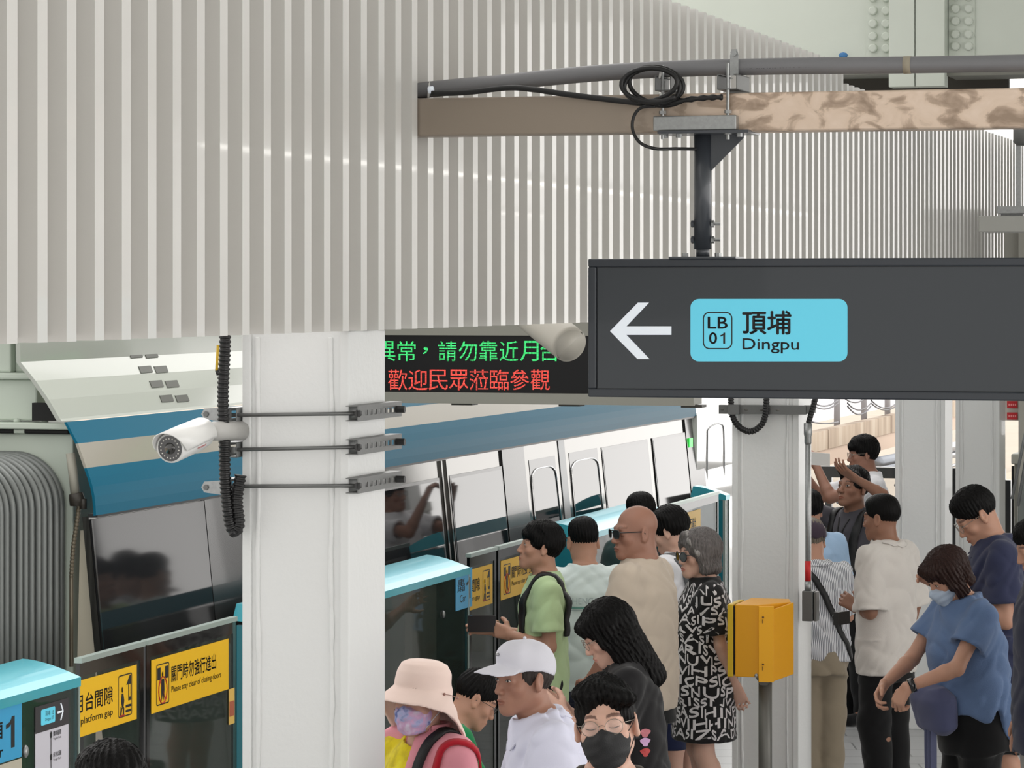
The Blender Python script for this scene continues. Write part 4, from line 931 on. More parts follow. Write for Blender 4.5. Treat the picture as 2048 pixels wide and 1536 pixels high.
def loft(st, R_=I3, o=(0, 0, 0), warp=None, sq=2.0):
    """stations (z, rx, ry, xc, yc) along the local z axis, sections are superellipses"""
    st = np.array(st, float); R_ = np.array(R_); o = np.array(o, float)
    def f(x, y, z):
        X, Y, Z = x-o[0], y-o[1], z-o[2]
        p = [R_[0][i]*X+R_[1][i]*Y+R_[2][i]*Z for i in range(3)]
        if warp: p = warp(*p)
        g = lambda i: np.interp(p[2], st[:, 0], st[:, i])
        rx, ry = g(1), g(2); e = (np.abs((p[0]-g(3))/rx)**sq+np.abs((p[1]-g(4))/ry)**sq)**(1/sq)
        d = (e-1)*np.minimum(rx, ry)
        return np.maximum(d, np.maximum(st[0, 0]-p[2], p[2]-st[-1, 0]))
    w_ = .1 if warp else 0
    lo = [(st[:, 3]-st[:, 1]).min(), (st[:, 4]-st[:, 2]).min(), st[0, 0]-w_]; hi = [(st[:, 3]+st[:, 1]).max(), (st[:, 4]+st[:, 2]).max(), st[-1, 0]+w_]
    a, b = fr_bb(lo, hi, R_, o); return f, a, b
def Rx(d): c, s = math.cos(math.radians(d)), math.sin(math.radians(d)); return np.array([[1, 0, 0], [0, c, -s], [0, s, c]])
def Ry(d): c, s = math.cos(math.radians(d)), math.sin(math.radians(d)); return np.array([[c, 0, s], [0, 1, 0], [-s, 0, c]])
def Rz(d): c, s = math.cos(math.radians(d)), math.sin(math.radians(d)); return np.array([[c, -s, 0], [s, c, 0], [0, 0, 1]])
nrm = lambda v: np.array(v, float)/np.linalg.norm(v)
def hand_prims(w, d, tv, curl, hs=1.0, spread=1.0, mirror=1, thumb=1.0):
    """w wrist, d finger direction, tv thumb-side direction; fingers curl towards the palm normal"""
    d = nrm(d); tv = nrm(np.array(tv)-d*np.dot(tv, d)); pn = np.cross(d, tv)*mirror; out = []; w = np.array(w)
    kn = [w+d*x*hs+tv*y*hs for x, y in ((.088, .030), (.092, .010), (.088, -.010), (.080, -.028))]
    for i, y in enumerate((.018, .006, -.006, -.016)): out.append((rc(w+tv*y*hs, kn[i], .0155*hs, .0115*hs), .012))
    L = [(.042, .026, .021), (.047, .030, .022), (.043, .028, .021), (.034, .021, .018)]
    cu = curl if hasattr(curl, '__len__') else [curl]*4
    for i in range(4):
        p = kn[i]; a = 0; sd = tv*(.10, .03, -.04, -.12)[i]*spread
        for j in range(3):
            a += cu[i]*(.7, 1.0, .7)[j]; q = p+nrm(d*math.cos(a)+pn*math.sin(a)+sd*max(0, math.cos(a)))*L[i][j]*hs
            out.append((rc(p, q, (.0098, .0088, .0080)[j]*hs, (.0088, .0080, .0068)[j]*hs), .004)); p = q
    p = w+d*.022*hs+tv*.02*hs+pn*.006*hs
    for v, l, r0, r1 in (((.62, .62, .30), .042, .0165, .0125), ((.85, .35*thumb, .42), .033, .0122, .0105), ((.92, .1*thumb, .40), .026, .0104, .0085)):
        q = p+nrm(d*v[0]+tv*v[1]+pn*v[2])*l*hs; out.append((rc(p, q, r0*hs, r1*hs), .008)); p = q
    return out
def wrinkle(amp, seed, sc=1.0, vert=.5):
    rs = np.random.RandomState(seed); ph = rs.rand(8)*6.28
    def f(x, y, z):
        x, y, z = x*sc, y*sc, z*sc
        rg = lambda t: 1-2*np.abs(np.sin(t))**.8
        a = rg(11*x+9*y+8*z*vert+ph[0]+1.5*np.sin(9*z+ph[1]+5*x)); b = rg(19*y-15*x+14*z*vert+ph[2]+1.6*np.sin(13*z+9*y+ph[3])); c = rg(15*z+13*x*vert+ph[4]+2.0*np.sin(8*y+7*x+ph[5]))
        e = np.sin(5*z+6*x+ph[6])*np.sin(6*y-5*x+ph[7])
        return (amp*(.5*a*(1+e)+.4*b*(1-e)+.5*c*(1+.7*e)-.15)).astype(np.float32)
    return f
SKIN = {}
def skin(key, col):
    m = mat('skin_'+key, col, .5, bump=.04, bscale=160, var=.06, vscale=30, attr=True, spec=.35); b = m.node_tree.nodes['Principled BSDF']
    b.inputs['Subsurface Weight'].default_value = .12; b.inputs['Subsurface Radius'].default_value = (1, .35, .2); b.inputs['Subsurface Scale'].default_value = .012; return m
def hairmat(key, col, rough=.42, var=.3):
    if 'hair_'+key in MATS: return MATS['hair_'+key]
    m = mat('hair_'+key, col, rough, spec=.12); t = m.node_tree; b = t.nodes['Principled BSDF']
    tcn = t.nodes.new('ShaderNodeTexCoord'); mp = t.nodes.new('ShaderNodeMapping'); mp.inputs['Scale'].default_value = (1, 1, .12); t.links.new(tcn.outputs['Object'], mp.inputs[0])
    n = t.nodes.new('ShaderNodeTexNoise'); n.inputs['Scale'].default_value = 190; n.inputs['Detail'].default_value = 3; t.links.new(mp.outputs[0], n.inputs['Vector'])
    bp = t.nodes.new('ShaderNodeBump'); bp.inputs['Strength'].default_value = .6; bp.inputs['Distance'].default_value = .004; t.links.new(n.outputs['Fac'], bp.inputs['Height']); t.links.new(bp.outputs['Normal'], b.inputs['Normal'])
    c = lin(col); mx = t.nodes.new('ShaderNodeMix'); mx.data_type = 'RGBA'; mx.inputs['A'].default_value = tuple(v*(1-var) for v in c)+(1,); mx.inputs['B'].default_value = tuple(v*(1+var*1.6) for v in c)+(1,)
    t.links.new(n.outputs['Fac'], mx.inputs['Factor']); t.links.new(mx.outputs['Result'], b.inputs['Base Color']); return m
def cloth(key, col, rough=.85, bump=.06, bscale=420, var=.06): return mat('cloth_'+key, col, rough, bump=bump, bscale=bscale, var=var, vscale=12, sheen=.15, spec=.25)
M_eyew = mat('eye_white', (214, 206, 200), .3); M_iris = mat('eye_iris', (30, 20, 16), .15); M_lash = mat('eye_lash', (26, 20, 18), .6)
M_dark = mat('dark_plastic', (14, 14, 15), .2, coat=.4)
M_wire = mat('wire_rim', (150, 140, 130), .25, .8)
def clear_lens():
    if 'clear_lens' in MATS: return MATS['clear_lens']
    m = mat('clear_lens', (255, 255, 255), .03, alpha=.05, spec=.7); return m

class Person:
    def __init__(s, label, head, Y, face, body=None, pitch=0, roll=0, lean=0, hs=1.0, b=1.0, sw=1.0, skin_='tan', arms=None, fem=False, eyes='open', neck=1.0, fine=.0042, brows=1.0, twist=0, stance=0, zfix=None, lips=(0.86, .62, .60), legs_apart=1.0, ears=True, jaw=1.0):
        s.hs = hs*1.0; s.b = b; s.fem = fem; s.fine = fine; s.eyes = eyes; s.lips = lips; s.brows = brows; s.neckr = neck; s.ears = ears; s.jaw = jaw
        s.face = face; body = face if body is None else body; s.bodyh = body
        s.Rb = Rz(body); tgt = np.array(W(head[0], head[1], Y)); s.lean = lean
        s.sw = sw*(.92 if fem else 1.0); h = 1.7
        for _ in range(30):
            s.h = h; s.T = Rz(twist)@Rx(-lean)
            s.pel = np.array([0, 0, .53*h]); J = lambda x, y, z: s.pel+s.T@np.array([x, y, z])*h
            s.nb = J(0, -.008, .295); s.Rh = Rz(face-body)@Rx(-pitch)@Ry(roll)
            s.atl = s.nb+s.T@np.array([0, .018, .102])*(.6+.4*h/1.7)+np.array([0, math.sin(math.radians(pitch*.5))*.025, 0])
            s.hc = s.atl+s.Rh@np.array([0, .020, .058])*s.hs
            h *= 1+.7*(tgt[2]/s.hc[2]-1)
        s.J = J; s.base = tgt-s.Rb@s.hc; s.base[2] = 0
        s.sh = {1: J(.112*s.sw, -.004, .272), -1: J(-.112*s.sw, -.004, .272)}      # 1 right, -1 left
        s.arm = {}; arms = arms or {}
        for k in (1, -1):
            u, f, hd = arms.get(k, ((.14*k, .02, -1), (.06*k, .22, -1), None)); u, f = nrm(u), nrm(f)
            e = s.sh[k]+u*.172*h; w_ = e+f*.148*h; s.arm[k] = (e, w_, f, hd)
        s.root = thing('person', label, 'person', s.base, None); s.root.rotation_euler = (0, 0, math.radians(body))
        s.skin = skin(*{'tan': ('tan', (182, 138, 116)), 'fair': ('fair', (204, 164, 146)), 'dark': ('dark', (146, 106, 86)), 'ruddy': ('ruddy', (154, 112, 94))}[skin_])
        s.kit = {}
    # local frames
    def add_mesh(s, name, me, m, parent=None):
        for mm in (m if isinstance(m, (list, tuple)) else [m]): me.materials.append(mm)
        o = bpy.data.objects.new(name, me); COL.objects.link(o); o.parent = parent or s.root
        if parent: pass
        return o
    def tors(s, off=0., loose=0., hem=-.10, top=.315, st=None):
        h, b = s.h, s.b; fem = s.fem
        st = st or ([(-.10, .094, .074), (0, .102, .078), (.06, .088, .066), (.11, .076, .058), (.17, .086, .068), (.21, .090, .074), (.26, .086, .056), (.295, .05, .042), (.315, .036, .036)] if fem else
                    [(-.10, .088, .068), (0, .097, .072), (.06, .091, .066), (.11, .088, .062), (.18, .098, .068), (.23, .104, .068), (.265, .092, .054), (.295, .055, .042), (.315, .036, .036)])
        st = [list(q) for q in st]; out = []
        mx = max(q[1] for q in st if q[0] > .12); my = max(q[2] for q in st if q[0] > .12)
        for z, rx, ry in st:
            f = b if z < .2 else 1+(b-1)*.5
            rx, ry = rx*h*f, ry*h*f
            if loose and z < .2: rx = rx+(max(mx*h*b, rx)-rx)*loose; ry = ry+(max(my*h*b, ry)-ry)*loose
            out.append((z*h, rx+off, ry+off, 0, (-.004 if z > .22 else 0)*h))
        if hem < st[0][0]: l = out[0]; out.insert(0, (hem*h, l[1]+.006, l[2]+.006, 0, 0))
        return loft(out, s.T, s.pel)
    def body(s, refs=(), legs=True):
        h, hs = s.h, s.hs; k = hs; Rh, hc = s.Rh, s.hc
        H_ = lambda x, y, z: hc+Rh@(np.array([x, y, z])*k)
        xs = [s.arm[i][j] for i in (1, -1) for j in (0, 1)]+[s.sh[1], s.sh[-1], hc]
        lo = np.min(xs, 0)-.14; hi = np.max(xs, 0)+.17; lo = np.minimum(lo, [-.24, -.17, 0]); hi = np.maximum(hi, [.24, .2, hc[2]+.15])
        if not legs: lo[2] = .55*h
        rf = [(hc-np.array([.1, .135, .135])*k, hc+np.array([.1, .135, .125])*k, s.fine)]
        for i in (1, -1):
            if s.arm[i][3]: w_ = s.arm[i][1]+s.arm[i][2]*.08; rf.append((w_-.10, w_+.10, .0052))
        V = Vox(lo, hi, .0105, rf)
        # head
        E_ = lambda c, r: el(c, [v*k for v in r], Rh, hc) if False else el(np.array(c)*k, [v*k for v in r], Rh, hc)
        V.op(E_((0, -.014, .034), (.074, .092, .082)), .02)
        V.op(E_((0, .026, -.034), (.059*s.jaw, .062, .078)), .03)
        for sx in (1, -1): V.op(rc(H_(.047*sx*s.jaw, -.004, -.056), H_(.016*sx, .066, -.098), .021*k, .017*k), .03)
        V.op(E_((0, .075, -.100), (.020, .016, .016)), .02)
        V.op(rc(H_(-.034, .075, .019), H_(.034, .075, .019), .013*k, .013*k), .018)
        for sx in (1, -1): V.op(E_((.043*sx, .058, -.028), (.021, .020, .019)), .02)
        V.op(E_((0, .077, -.066), (.029, .018, .022)), .02)
        for sx in (1, -1): V.op(E_((.033*sx, .096, .001), (.019, .013, .0105)), .012, 's')
        for sx in (1, -1): V.op(E_((.0325*sx, .0745, .000), (.0165, .0125, .0105)), .006)
        V.op(rc(H_(0, .086, .006), H_(0, .1045, -.034), .0075*k, .0118*k), .014)
        for sx in (1, -1): V.op(E_((.0125*sx, .0985, -.038), (.0085, .0105, .0075)), .006)
        V.op(E_((0, .0955, -.066), (.021, .0065, .0050)), .004); V.op(E_((0, .0935, -.0765), (.019, .0075, .0060)), .004)
        V.op(E_((0, .1005, -.0712), (.023, .006, .0014)), .003, 's')
        if s.ears:
            for sx in (1, -1):
                Re = Rh@Rz(-18*sx)@Rx(8); ec = H_(.078*sx, -.012, -.006)
                V.op(el((0, 0, 0), (.009*k, .019*k, .032*k), Re, ec), .008); V.op(el((.008*k*sx, .001, .004*k), (.006*k, .010*k, .018*k), Re, ec), .005, 's')
                V.op(el((0.001*sx, .004*k, -.026*k), (.008*k, .010*k, .010*k), Re, ec), .006)
        r = .054*s.neckr*(.88 if s.fem else 1)*k
        V.op(rc(H_(0, -.022, -.045), s.nb+s.T@np.array([0, 0, -.01]), r, r*1.1), .03)
        # trunk, limbs
        V.op(s.tors(-.008), .04)
        for i in (1, -1):
            V.op(rc(s.nb+s.T@np.array([.02*i, -.005, -.012]), s.sh[i]+s.T@np.array([-.02*i, 0, .005]), .040*h/1.7, .036*h/1.7), .04)
            e, w_, f, hd = s.arm[i]; g = s.b**.5*(.88 if s.fem else 1)*h/1.7
            V.op(rc(s.sh[i], e, .046*g, .036*g), .03); m_ = e+f*.055; V.op(rc(e, m_, .036*g, .038*g), .02); V.op(rc(m_, w_, .038*g, .0245*g), .015)
            hd = hd or dict(tv=(-i*.2, 1, 0), curl=.35)
            for p, kk in hand_prims(w_, hd.get('d', f), hd['tv'], hd['curl'], h/1.7*hd.get('sc', 1.), mirror=-i*hd.get('m', 1), thumb=hd.get('th', 1)): V.op(p, kk)
            if legs:
                hp = np.array([.05*i*h, 0, .50*h]); kn = np.array([.052*i*h, .012*h, .28*h]); an = np.array([.05*i*h, -.012*h, .05*h]); g = s.b**.6*h/1.7
                V.op(rc(hp, kn, .078*g, .052*g), .04); V.op(rc(kn, (kn+an)/2+[0, -.012, .06*h], .050*g, .054*g), .03); V.op(rc((kn+an)/2+[0, -.012, .06*h], an, .054*g, .036*g), .03)
                V.op(rc(an, an+[.01*i, .10*h*.9, -.03*h], .034*g, .024*g), .03)
        v, q = V.net(); me = mesh_of('body', v, q)
        # skin tone: lips, brows
        p = (v-hc)@Rh/k; tone = np.ones((len(v), 4), np.float32); ax_ = np.abs(p[:, 0])
        lp = ((p[:, 0]/.0225)**2+((p[:, 2]+.0712)/.0105)**2 < 1) & (p[:, 1] > .07); tone[lp, :3] = s.lips
        bz = .0245+.004*np.sin(np.clip((ax_-.014)/.034, 0, 1)*3.0)
        bw = (np.abs(p[:, 2]-bz) < .0042) & (ax_ > .013) & (ax_ < .050) & (p[:, 1] > .04)
        tone[bw, :3] = 1-np.array((.72, .75, .75))*s.brows
        ck = np.exp(-(((ax_-.04)/.018)**2+((p[:, 2]+.03)/.02)**2))*(p[:, 1] > .03); tone[:, 1] *= 1-.07*ck; tone[:, 2] *= 1-.07*ck
        at = me.attributes.new('tone', 'FLOAT_COLOR', 'POINT'); at.data.foreach_set('color', tone.ravel())
        s.bm = s.add_mesh('body', me, s.skin); s.bbvh = BVHTree.FromPolygons([tuple(x) for x in v], [tuple(x) for x in q]) if s.eyes else None
        if s.eyes: s.make_eyes()
        return s
    def H(s, x, y, z): return s.hc+s.Rh@(np.array([x, y, z], float)*s.hs)
    def surf(s, x, z, lift=.0006, y0=.16):
        o = Vector(s.H(x, y0, z)); d = Vector(s.Rh@np.array([0, -1., 0])); h = s.bbvh.ray_cast(o, d)
        return (h[0]-d*lift) if h[0] else Vector(s.H(x, .085, z))
    def make_eyes(s):
        for sx in (1, -1):
            b = MB(); cx = .0325*sx; n = 12
            if s.eyes == 'open':
                up_, lo_ = [], []
                for i in range(n+1):
                    u = -1+2*i/n; x = cx+.0135*u; sl_ = .0016*u*sx
                    up_.append((x, .0052*(1-u*u)**.7+sl_)); lo_.append((x, -.0034*(1-u*u)**.8+sl_))
                V = [s.surf(x, z, .0005) for x, z in up_]+[s.surf(x, z, .0005) for x, z in lo_]
                b.add(V, [(i, i+1, n+2+i, n+1+i) for i in range(n)])
                b.k = 1; ir = [(cx+.0055*math.cos(g), max(-.0034, min(.0046, .0006+.0055*math.sin(g)))) for g in np.linspace(0, 6.283, 15)[:-1]]
                c_ = s.surf(cx, .0005, .0016); b.add([c_]+[s.surf(x, z, .0011) for x, z in ir], [(0, i+1, (i+1) % 14+1) for i in range(14)])
                b.k = 2; b.tube([s.surf(x, z+.0006, .001) for x, z in up_], .0011*s.hs, 5)
            else:
                b.k = 2; b.tube([s.surf(cx+.0145*u, -.0035-.0025*(1-u*u)+.0012*u*sx, .0006) for u in np.linspace(-1, 1, 12)], .00095*s.hs, 5)
            b.build_local('eye', [M_eyew, M_iris, M_lash], s.root)
    # ---- things on the head: grids in head space
    def headnet(s, name, lo, hi, step, fn, m, parent=None):
        V = Vox(lo, hi, step); fn(V); v, q = V.net()
        me = mesh_of(name, (v*s.hs)@s.Rh.T+s.hc, q); return s.add_mesh(name, me, m, parent)
    def hair(s, style, m, vol=1.0, step=.0042):
        def strands(V, amp=.0022):
            def f(x, y, z):
                ph = np.arctan2(x, -y+.0); return (amp*(np.sin(ph*34+2.2*np.sin(z*26+ph*3))+.8*np.sin(ph*61+9*np.sin(z*23+1)))).astype(np.float32)
            V.mod(f)
        def face_cut(V, zf=.062, w=.072, k=.012): V.op(el((0, .128, zf-.115), (w, .082, .115)), k, 's')
        def base(V, g=0.): V.op(el((0, -.016, .038), (.081+g, .100+g, .087+g)), .01)
        def earcut(V):
            for sx in (1, -1): V.op(el((.086*sx, .0, -.020), (.022, .026, .032)), .006, 's')
        def fn(V):
            if style in ('short', 'fringe', 'crop', 'fade', 'messy'):
                base(V, {'fade': -.003, 'crop': -.002}.get(style, 0)+.006*(vol-1))
                V.op(el((0, -.002, .082), (.066, .086, .046*vol)), .03)
                if style == 'fringe':
                    V.op(el((0, .050, .052), (.070, .048, .036)), .02); V.op(el((0, -.03, .03), (.088, .088, .085)), .02)
                    V.op(el((0, .128, -.062), (.068, .078, .090)), .010, 's')
                elif style == 'messy':
                    V.op(el((-.02, .062, .082), (.058, .034, .026), Ry(-14)), .02); V.op(el((.03, .05, .090), (.05, .04, .024)), .02); face_cut(V, .088, .069)
                else: face_cut(V, .064 if style != 'fade' else .066)
                lim = {'short': -.045, 'fringe': -.06, 'crop': -.03, 'fade': -.02, 'messy': -.05}[style]
                V.cut(lambda x, y, z: ((.62*y+lim*.5-.012)-z)*.85, .01); V.cut(lambda x, y, z: lim-.02-z+0*x, .01)
                earcut(V); strands(V, .0022 if style != 'crop' else .0008)
                if style in ('messy', 'fringe', 'short'): V.mod(lambda x, y, z: (.0035*np.sin(47*x+31*y+2*np.sin(40*z))*np.sin(39*y-28*z)).astype(np.float32))
            elif style == 'long':
                base(V, .008)
                for sx in (1, -1):
                    V.op(rc((.070*sx, -.005, .02), (.080*sx, -.005, -.17), .032, .034), .03); V.op(rc((.052*sx, .045, .075), (.082*sx, .040, -.02), .022, .016), .02)
                    V.op(rc((.080*sx, .035, -.02), (.080*sx, .015, -.13), .016, .018), .02)
                V.op(rc((0, -.06, .0), (0, -.075, -.24), .062, .050), .04); V.op(rc((.05, -.05, -.05), (.05, -.06, -.24), .04, .034), .04); V.op(rc((-.05, -.05, -.05), (-.05, -.06, -.24), .04, .034), .04)
                V.op(rc((-.045, .075, .06), (.045, .075, .06), .028, .028), .02); face_cut(V, .042, .058, .008); strands(V, .003)
            elif style == 'bob':
                base(V, .012)
                for sx in (1, -1):
                    V.op(rc((.062*sx, .00, .03), (.078*sx, -.002, -.075), .036, .030), .03); V.op(rc((.045*sx, .050, .085), (.081*sx, .030, -.005), .026, .018), .02); V.op(rc((.081*sx, .028, -.005), (.078*sx, .018, -.085), .018, .016), .02)
                V.op(rc((0, -.06, .02), (0, -.078, -.085), .058, .042), .04); V.op(el((0, -.045, -.075), (.090, .062, .040)), .03)
                V.op(rc((.010, .068, .100), (.062, .064, .045), .022, .016), .015)
                face_cut(V, .068, .060, .008); V.cut(lambda x, y, z: -.118-z+.0*x, .02); strands(V, .0026)
            elif style == 'bob_fringe':
                base(V, .010)
                for sx in (1, -1):
                    V.op(rc((.064*sx, .0, .03), (.080*sx, -.002, -.085), .036, .026), .03); V.op(rc((.060*sx, .045, .07), (.083*sx, .036, -.03), .022, .016), .02); V.op(rc((.082*sx, .034, -.03), (.080*sx, .026, -.095), .017, .013), .02)
                V.op(rc((0, -.06, .02), (0, -.074, -.085), .058, .040), .04); V.op(rc((-.05, .070, .066), (.05, .070, .066), .026, .026), .02)
                face_cut(V, .036, .062, .008); V.cut(lambda x, y, z: -.112-z+.0*x, .02); strands(V, .003)
            elif style == 'fringe_side':        # short sides for under a cap
                V.op(el((0, -.018, .018), (.080, .096, .080)), .01); V.cut(lambda x, y, z: z-.05+0*x, .004); face_cut(V, .09, .082)
                V.cut(lambda x, y, z: (.55*y-.045-z)*.87, .01); V.cut(lambda x, y, z: y-.052+.0*x, .01); V.cut(lambda x, y, z: -.075-z+0*x, .01); earcut(V); strands(V, .0012)
        lo, hi = (-.14, -.17, -.30 if style == 'long' else -.15), (.14, .15, .16)
        return s.headnet('hair', lo, hi, step, fn, m)
    def glasses(s, m, shape='round', lens=None, w=.024, hgt=.020, r=.0012, yo=.1025, zc=-.001, gap=.0345):
        b = MB(); L = []
        for sx in (1, -1):
            pts = []
            for t in np.linspace(0, 6.2832, 25)[:-1]:
                c, q = math.cos(t), math.sin(t); e = 2/(2 if shape == 'round' else 3.4)
                x = w*math.copysign(abs(c)**e, c); z = hgt*math.copysign(abs(q)**e, q)
                if shape == 'square' and z < 0: x *= .92
                pts.append(s.H(gap*sx+x, yo-.22*(x*sx+.01)*.9-.25*abs(z)*0, zc+z))
            b.tube(pts, r*s.hs, 6, closed=True); L.append(pts)
            ex = gap+w
            b.tube([s.H(sx*(ex-.001), yo-.22*(w+.01)*.9, zc+hgt*.45), s.H(sx*(ex+.008), yo-.02, zc+hgt*.45), s.H(sx*.080, .0, .006), s.H(sx*.081, -.015, -.004)], r*1.1*s.hs, 6)
        b.tube([s.H(-(gap-w), yo+.001, zc+.004), s.H(0, yo+.005, zc+.007), s.H(gap-w, yo+.001, zc+.004)], r*1.1*s.hs, 6)
        o = b.build_local('glasses', m, s.root, True)
        for pts in L:
            q = MB(); q.add(pts, [tuple(range(24))]); q.add([Vector(p)+Vector(s.Rh@np.array([0, -.0012, 0])) for p in pts], [tuple(range(24))[::-1]]); q.build_local('lens', lens or clear_lens(), o)
        return o
    def mask(s, m, loops, top=-.026):
        def fn(V):
            V.op(el((0, .026, -.034), (.068, .074, .088)), .01); V.op(el((0, .070, -.060), (.046, .046, .052)), .03); V.op(rc((0, .085, .0), (0, .112, -.036), .012, .016), .02)
            V.op(el((0, .074, -.1), (.03, .022, .022)), .02)
            V.cut(lambda x, y, z: z-top-.016*np.exp(-(x/.018)**2)+.0*y, .003); V.cut(lambda x, y, z: -.116-z+.10*np.abs(x), .004); V.cut(lambda x, y, z: .028-y+.0*x, .004); V.cut(lambda x, y, z: np.abs(x)-.066+0*y, .004)
            V.mod(lambda x, y, z: (.0012*np.sin((z+.2)*210+3*np.sin(x*30))).astype(np.float32))
        o = s.headnet('face_mask', (-.09, .0, -.14), (.09, .15, .03), .0036, fn, m)
        for sx in (1, -1):
            b = MB(); b.tube([s.H(sx*.060, .050, top-.004), s.H(sx*.074, .02, -.004), s.H(sx*.083, -.012, .022), s.H(sx*.080, -.03, -.01)], .0014*s.hs, 6); b.build_local('ear_loop', loops, o, True)
            b = MB(); b.tube([s.H(sx*.052, .048, -.092), s.H(sx*.070, .012, -.05), s.H(sx*.079, -.026, -.02)], .0014*s.hs, 6); b.build_local('ear_loop', loops, o, True)
        return o
    # ---- clothing
    def grid(s, z0, z1, step=.0085, wide=.0):
        xs = [s.arm[i][0] for i in (1, -1)]+[s.sh[1], s.sh[-1], s.nb, s.pel]; lo = np.min(xs, 0)-.13-wide; hi = np.max(xs, 0)+.13+wide
        lo = np.minimum(lo, [-.25, -.2, 0]); hi = np.maximum(hi, [.25, .2, 0]); lo[2], hi[2] = z0, z1; return Vox(lo, hi, step)
    def shirt(s, m, sleeve=.62, hem=-.10, off=.016, loose=.8, sl_r=1.25, collar=None, neck=.062, name='shirt', amp=.004, seed=1, drop=0., vneck=0, step=.0085, hemcurve=None, belly=0):
        h = s.h; V = s.grid(s.pel[2]+(hem-.12)*h, s.nb[2]+.10, step)
        V.op(s.tors(off, loose, hem), .03)
        if belly: V.op(el((0, .05*h, .06*h), (.085*h*s.b, .06*h*s.b*belly, .09*h), s.T, s.pel), .05)
        ends = []
        for i in (1, -1):
            e, w_, f, hd = s.arm[i]; g = s.b**.5*(.88 if s.fem else 1)*h/1.7; u = nrm(e-s.sh[i])
            V.op(rc(s.nb+s.T@np.array([.02*i, -.008, -.026]), s.sh[i]+s.T@np.array([-.015*i, 0, .0]), .034*h/1.7+off*.8, .038*h/1.7+off), .05)
            if sleeve <= 1: end = s.sh[i]+(e-s.sh[i])*sleeve; V.op(rc(s.sh[i]-s.T@np.array([.004*i, 0, .010]), end+u*.05, .041*g+off*.85, .048*g*sl_r+off), .05)
            else:
                V.op(rc(s.sh[i]-s.T@np.array([.004*i, 0, .010]), e, .042*g+off*.85, .040*g*sl_r+off), .05); end = e+(w_-e)*(sleeve-1); V.op(rc(e, end+f*.04, .042*g*sl_r+off*.8, .036*g+off), .03); u = f
            ends.append((i, end, u))
        V.mod(wrinkle(amp*1.35, seed, 1.75))
        for i, end, u in ends:                          # clean sleeve ends
            g = s.b**.5*(.88 if s.fem else 1)*h/1.7; q = V.sl(end-.14, end+.14)
            if q:
                x, y, z = V.pts(q); d = (x-end[0])*u[0]+(y-end[1])*u[1]+(z-end[2])*u[2]
                rad = np.sqrt(np.maximum(0, (x-end[0])**2+(y-end[1])**2+(z-end[2])**2-d*d))-.10*g*sl_r
                tors_d = s.tors(off, loose, hem)[0](x, y, z)
                V.F[q] = np.maximum(V.F[q], np.minimum(np.minimum(d, -rad), tors_d-.004))
                ro = (.048*g*sl_r+off) if sleeve <= 1 else (.036*g+off+.004); pf, pl_, ph_ = rc(end-u*.024, end+u*.06, max(.02, ro-.030), ro-.014); td_ = s.tors(off, loose, hem)[0]
            V.op((lambda x, y, z: np.maximum(pf(x, y, z), .010-td_(x, y, z)), pl_, ph_), .004, 's')
        hz_ = s.pel+s.T@np.array([0, 0, hem*h]); tz = s.T[:, 2]
        hc_ = hemcurve or (lambda X, Y: 0)
        V.cut(lambda x, y, z: -((x-hz_[0])*tz[0]+(y-hz_[1])*tz[1]+(z-hz_[2])*tz[2])+hc_(x, y), .004)
        nk = s.nb+s.T@np.array([0, .012, .0])
        if collar == 'polo' or collar == 'stand':
            V.op(loft([(-.02*h, .062, .058, 0, 0), (.022*h, .056, .053, 0, 0), (.030*h, .058, .056, 0, 0)], s.T, s.nb+s.T@np.array([0, .004, 0])), .01)
            if collar == 'polo':
                for i in (1, -1): V.op(el((.034*i, .052, .0), (.030, .012, .030), s.T@Rz(-28*i)@Rx(28), s.nb+s.T@np.array([0, .006, -.006])), .006)
            V.op(rc(nk-s.T@np.array([0, 0, .02]), nk+s.T@np.array([0, .03, .14]), .053, .066), .004, 's')
            V.op(el((0, .062, .005), (.02, .03, .045), s.T, s.nb), .006, 's')
        else:
            V.op(rc(nk+s.T@np.array([0, 0, .004]), nk+s.T@np.array([0, .03, .16]), neck, neck+.05), .006, 's')
            if vneck: V.op(el((0, .07, -.02), (.035, .05, .06*vneck), s.T, s.nb), .006, 's')
        v, q = V.net(); me = mesh_of(name, v, q); s.shirt_v = (v, q); s.sb = BVHTree.FromPolygons([tuple(x) for x in v], [tuple(x) for x in q])
        s.top = s.add_mesh(name, me, m); return s.top
    def collar(s, m, open_=22, ht=.034, tip=.034, drop=.040):
        b = MB(); n = 30; A, B_, C = [], [], []
        for i in range(n+1):
            g = math.radians(open_+(360-2*open_)*i/n); c, q = math.sin(g), math.cos(g)      # 0 is the front
            fr = max(0, (q+.1)/1.1); z = ht-(ht+.012)*fr
            top = s.nb+s.T@np.array([.060*c, .012+.060*q, z]); bot = s.nb+s.T@np.array([.088*c, .012+.086*q, z-drop-tip*max(0, fr-.35)])
            h = s.sb.find_nearest(Vector(bot)); bt = h[0]+h[1]*.007
            inn = s.nb+s.T@np.array([.058*c, .012+.058*q, z-.03]); C.append(Vector(inn)); A.append(Vector(top)); B_.append(bt)
        M_ = [(A[i]+B_[i])/2+Vector(s.T@np.array([math.sin(math.radians(open_+(360-2*open_)*i/n)), math.cos(math.radians(open_+(360-2*open_)*i/n)), .6]))*.006 for i in range(n+1)]
        b.add(C+A+M_+B_, [(r*(n+1)+i, r*(n+1)+i+1, (r+1)*(n+1)+i+1, (r+1)*(n+1)+i) for r in range(3) for i in range(n)])
        o = b.build_local('collar', m, s.top, True); md = o.modifiers.new('th', 'SOLIDIFY'); md.thickness = .004; md.offset = 0; return o
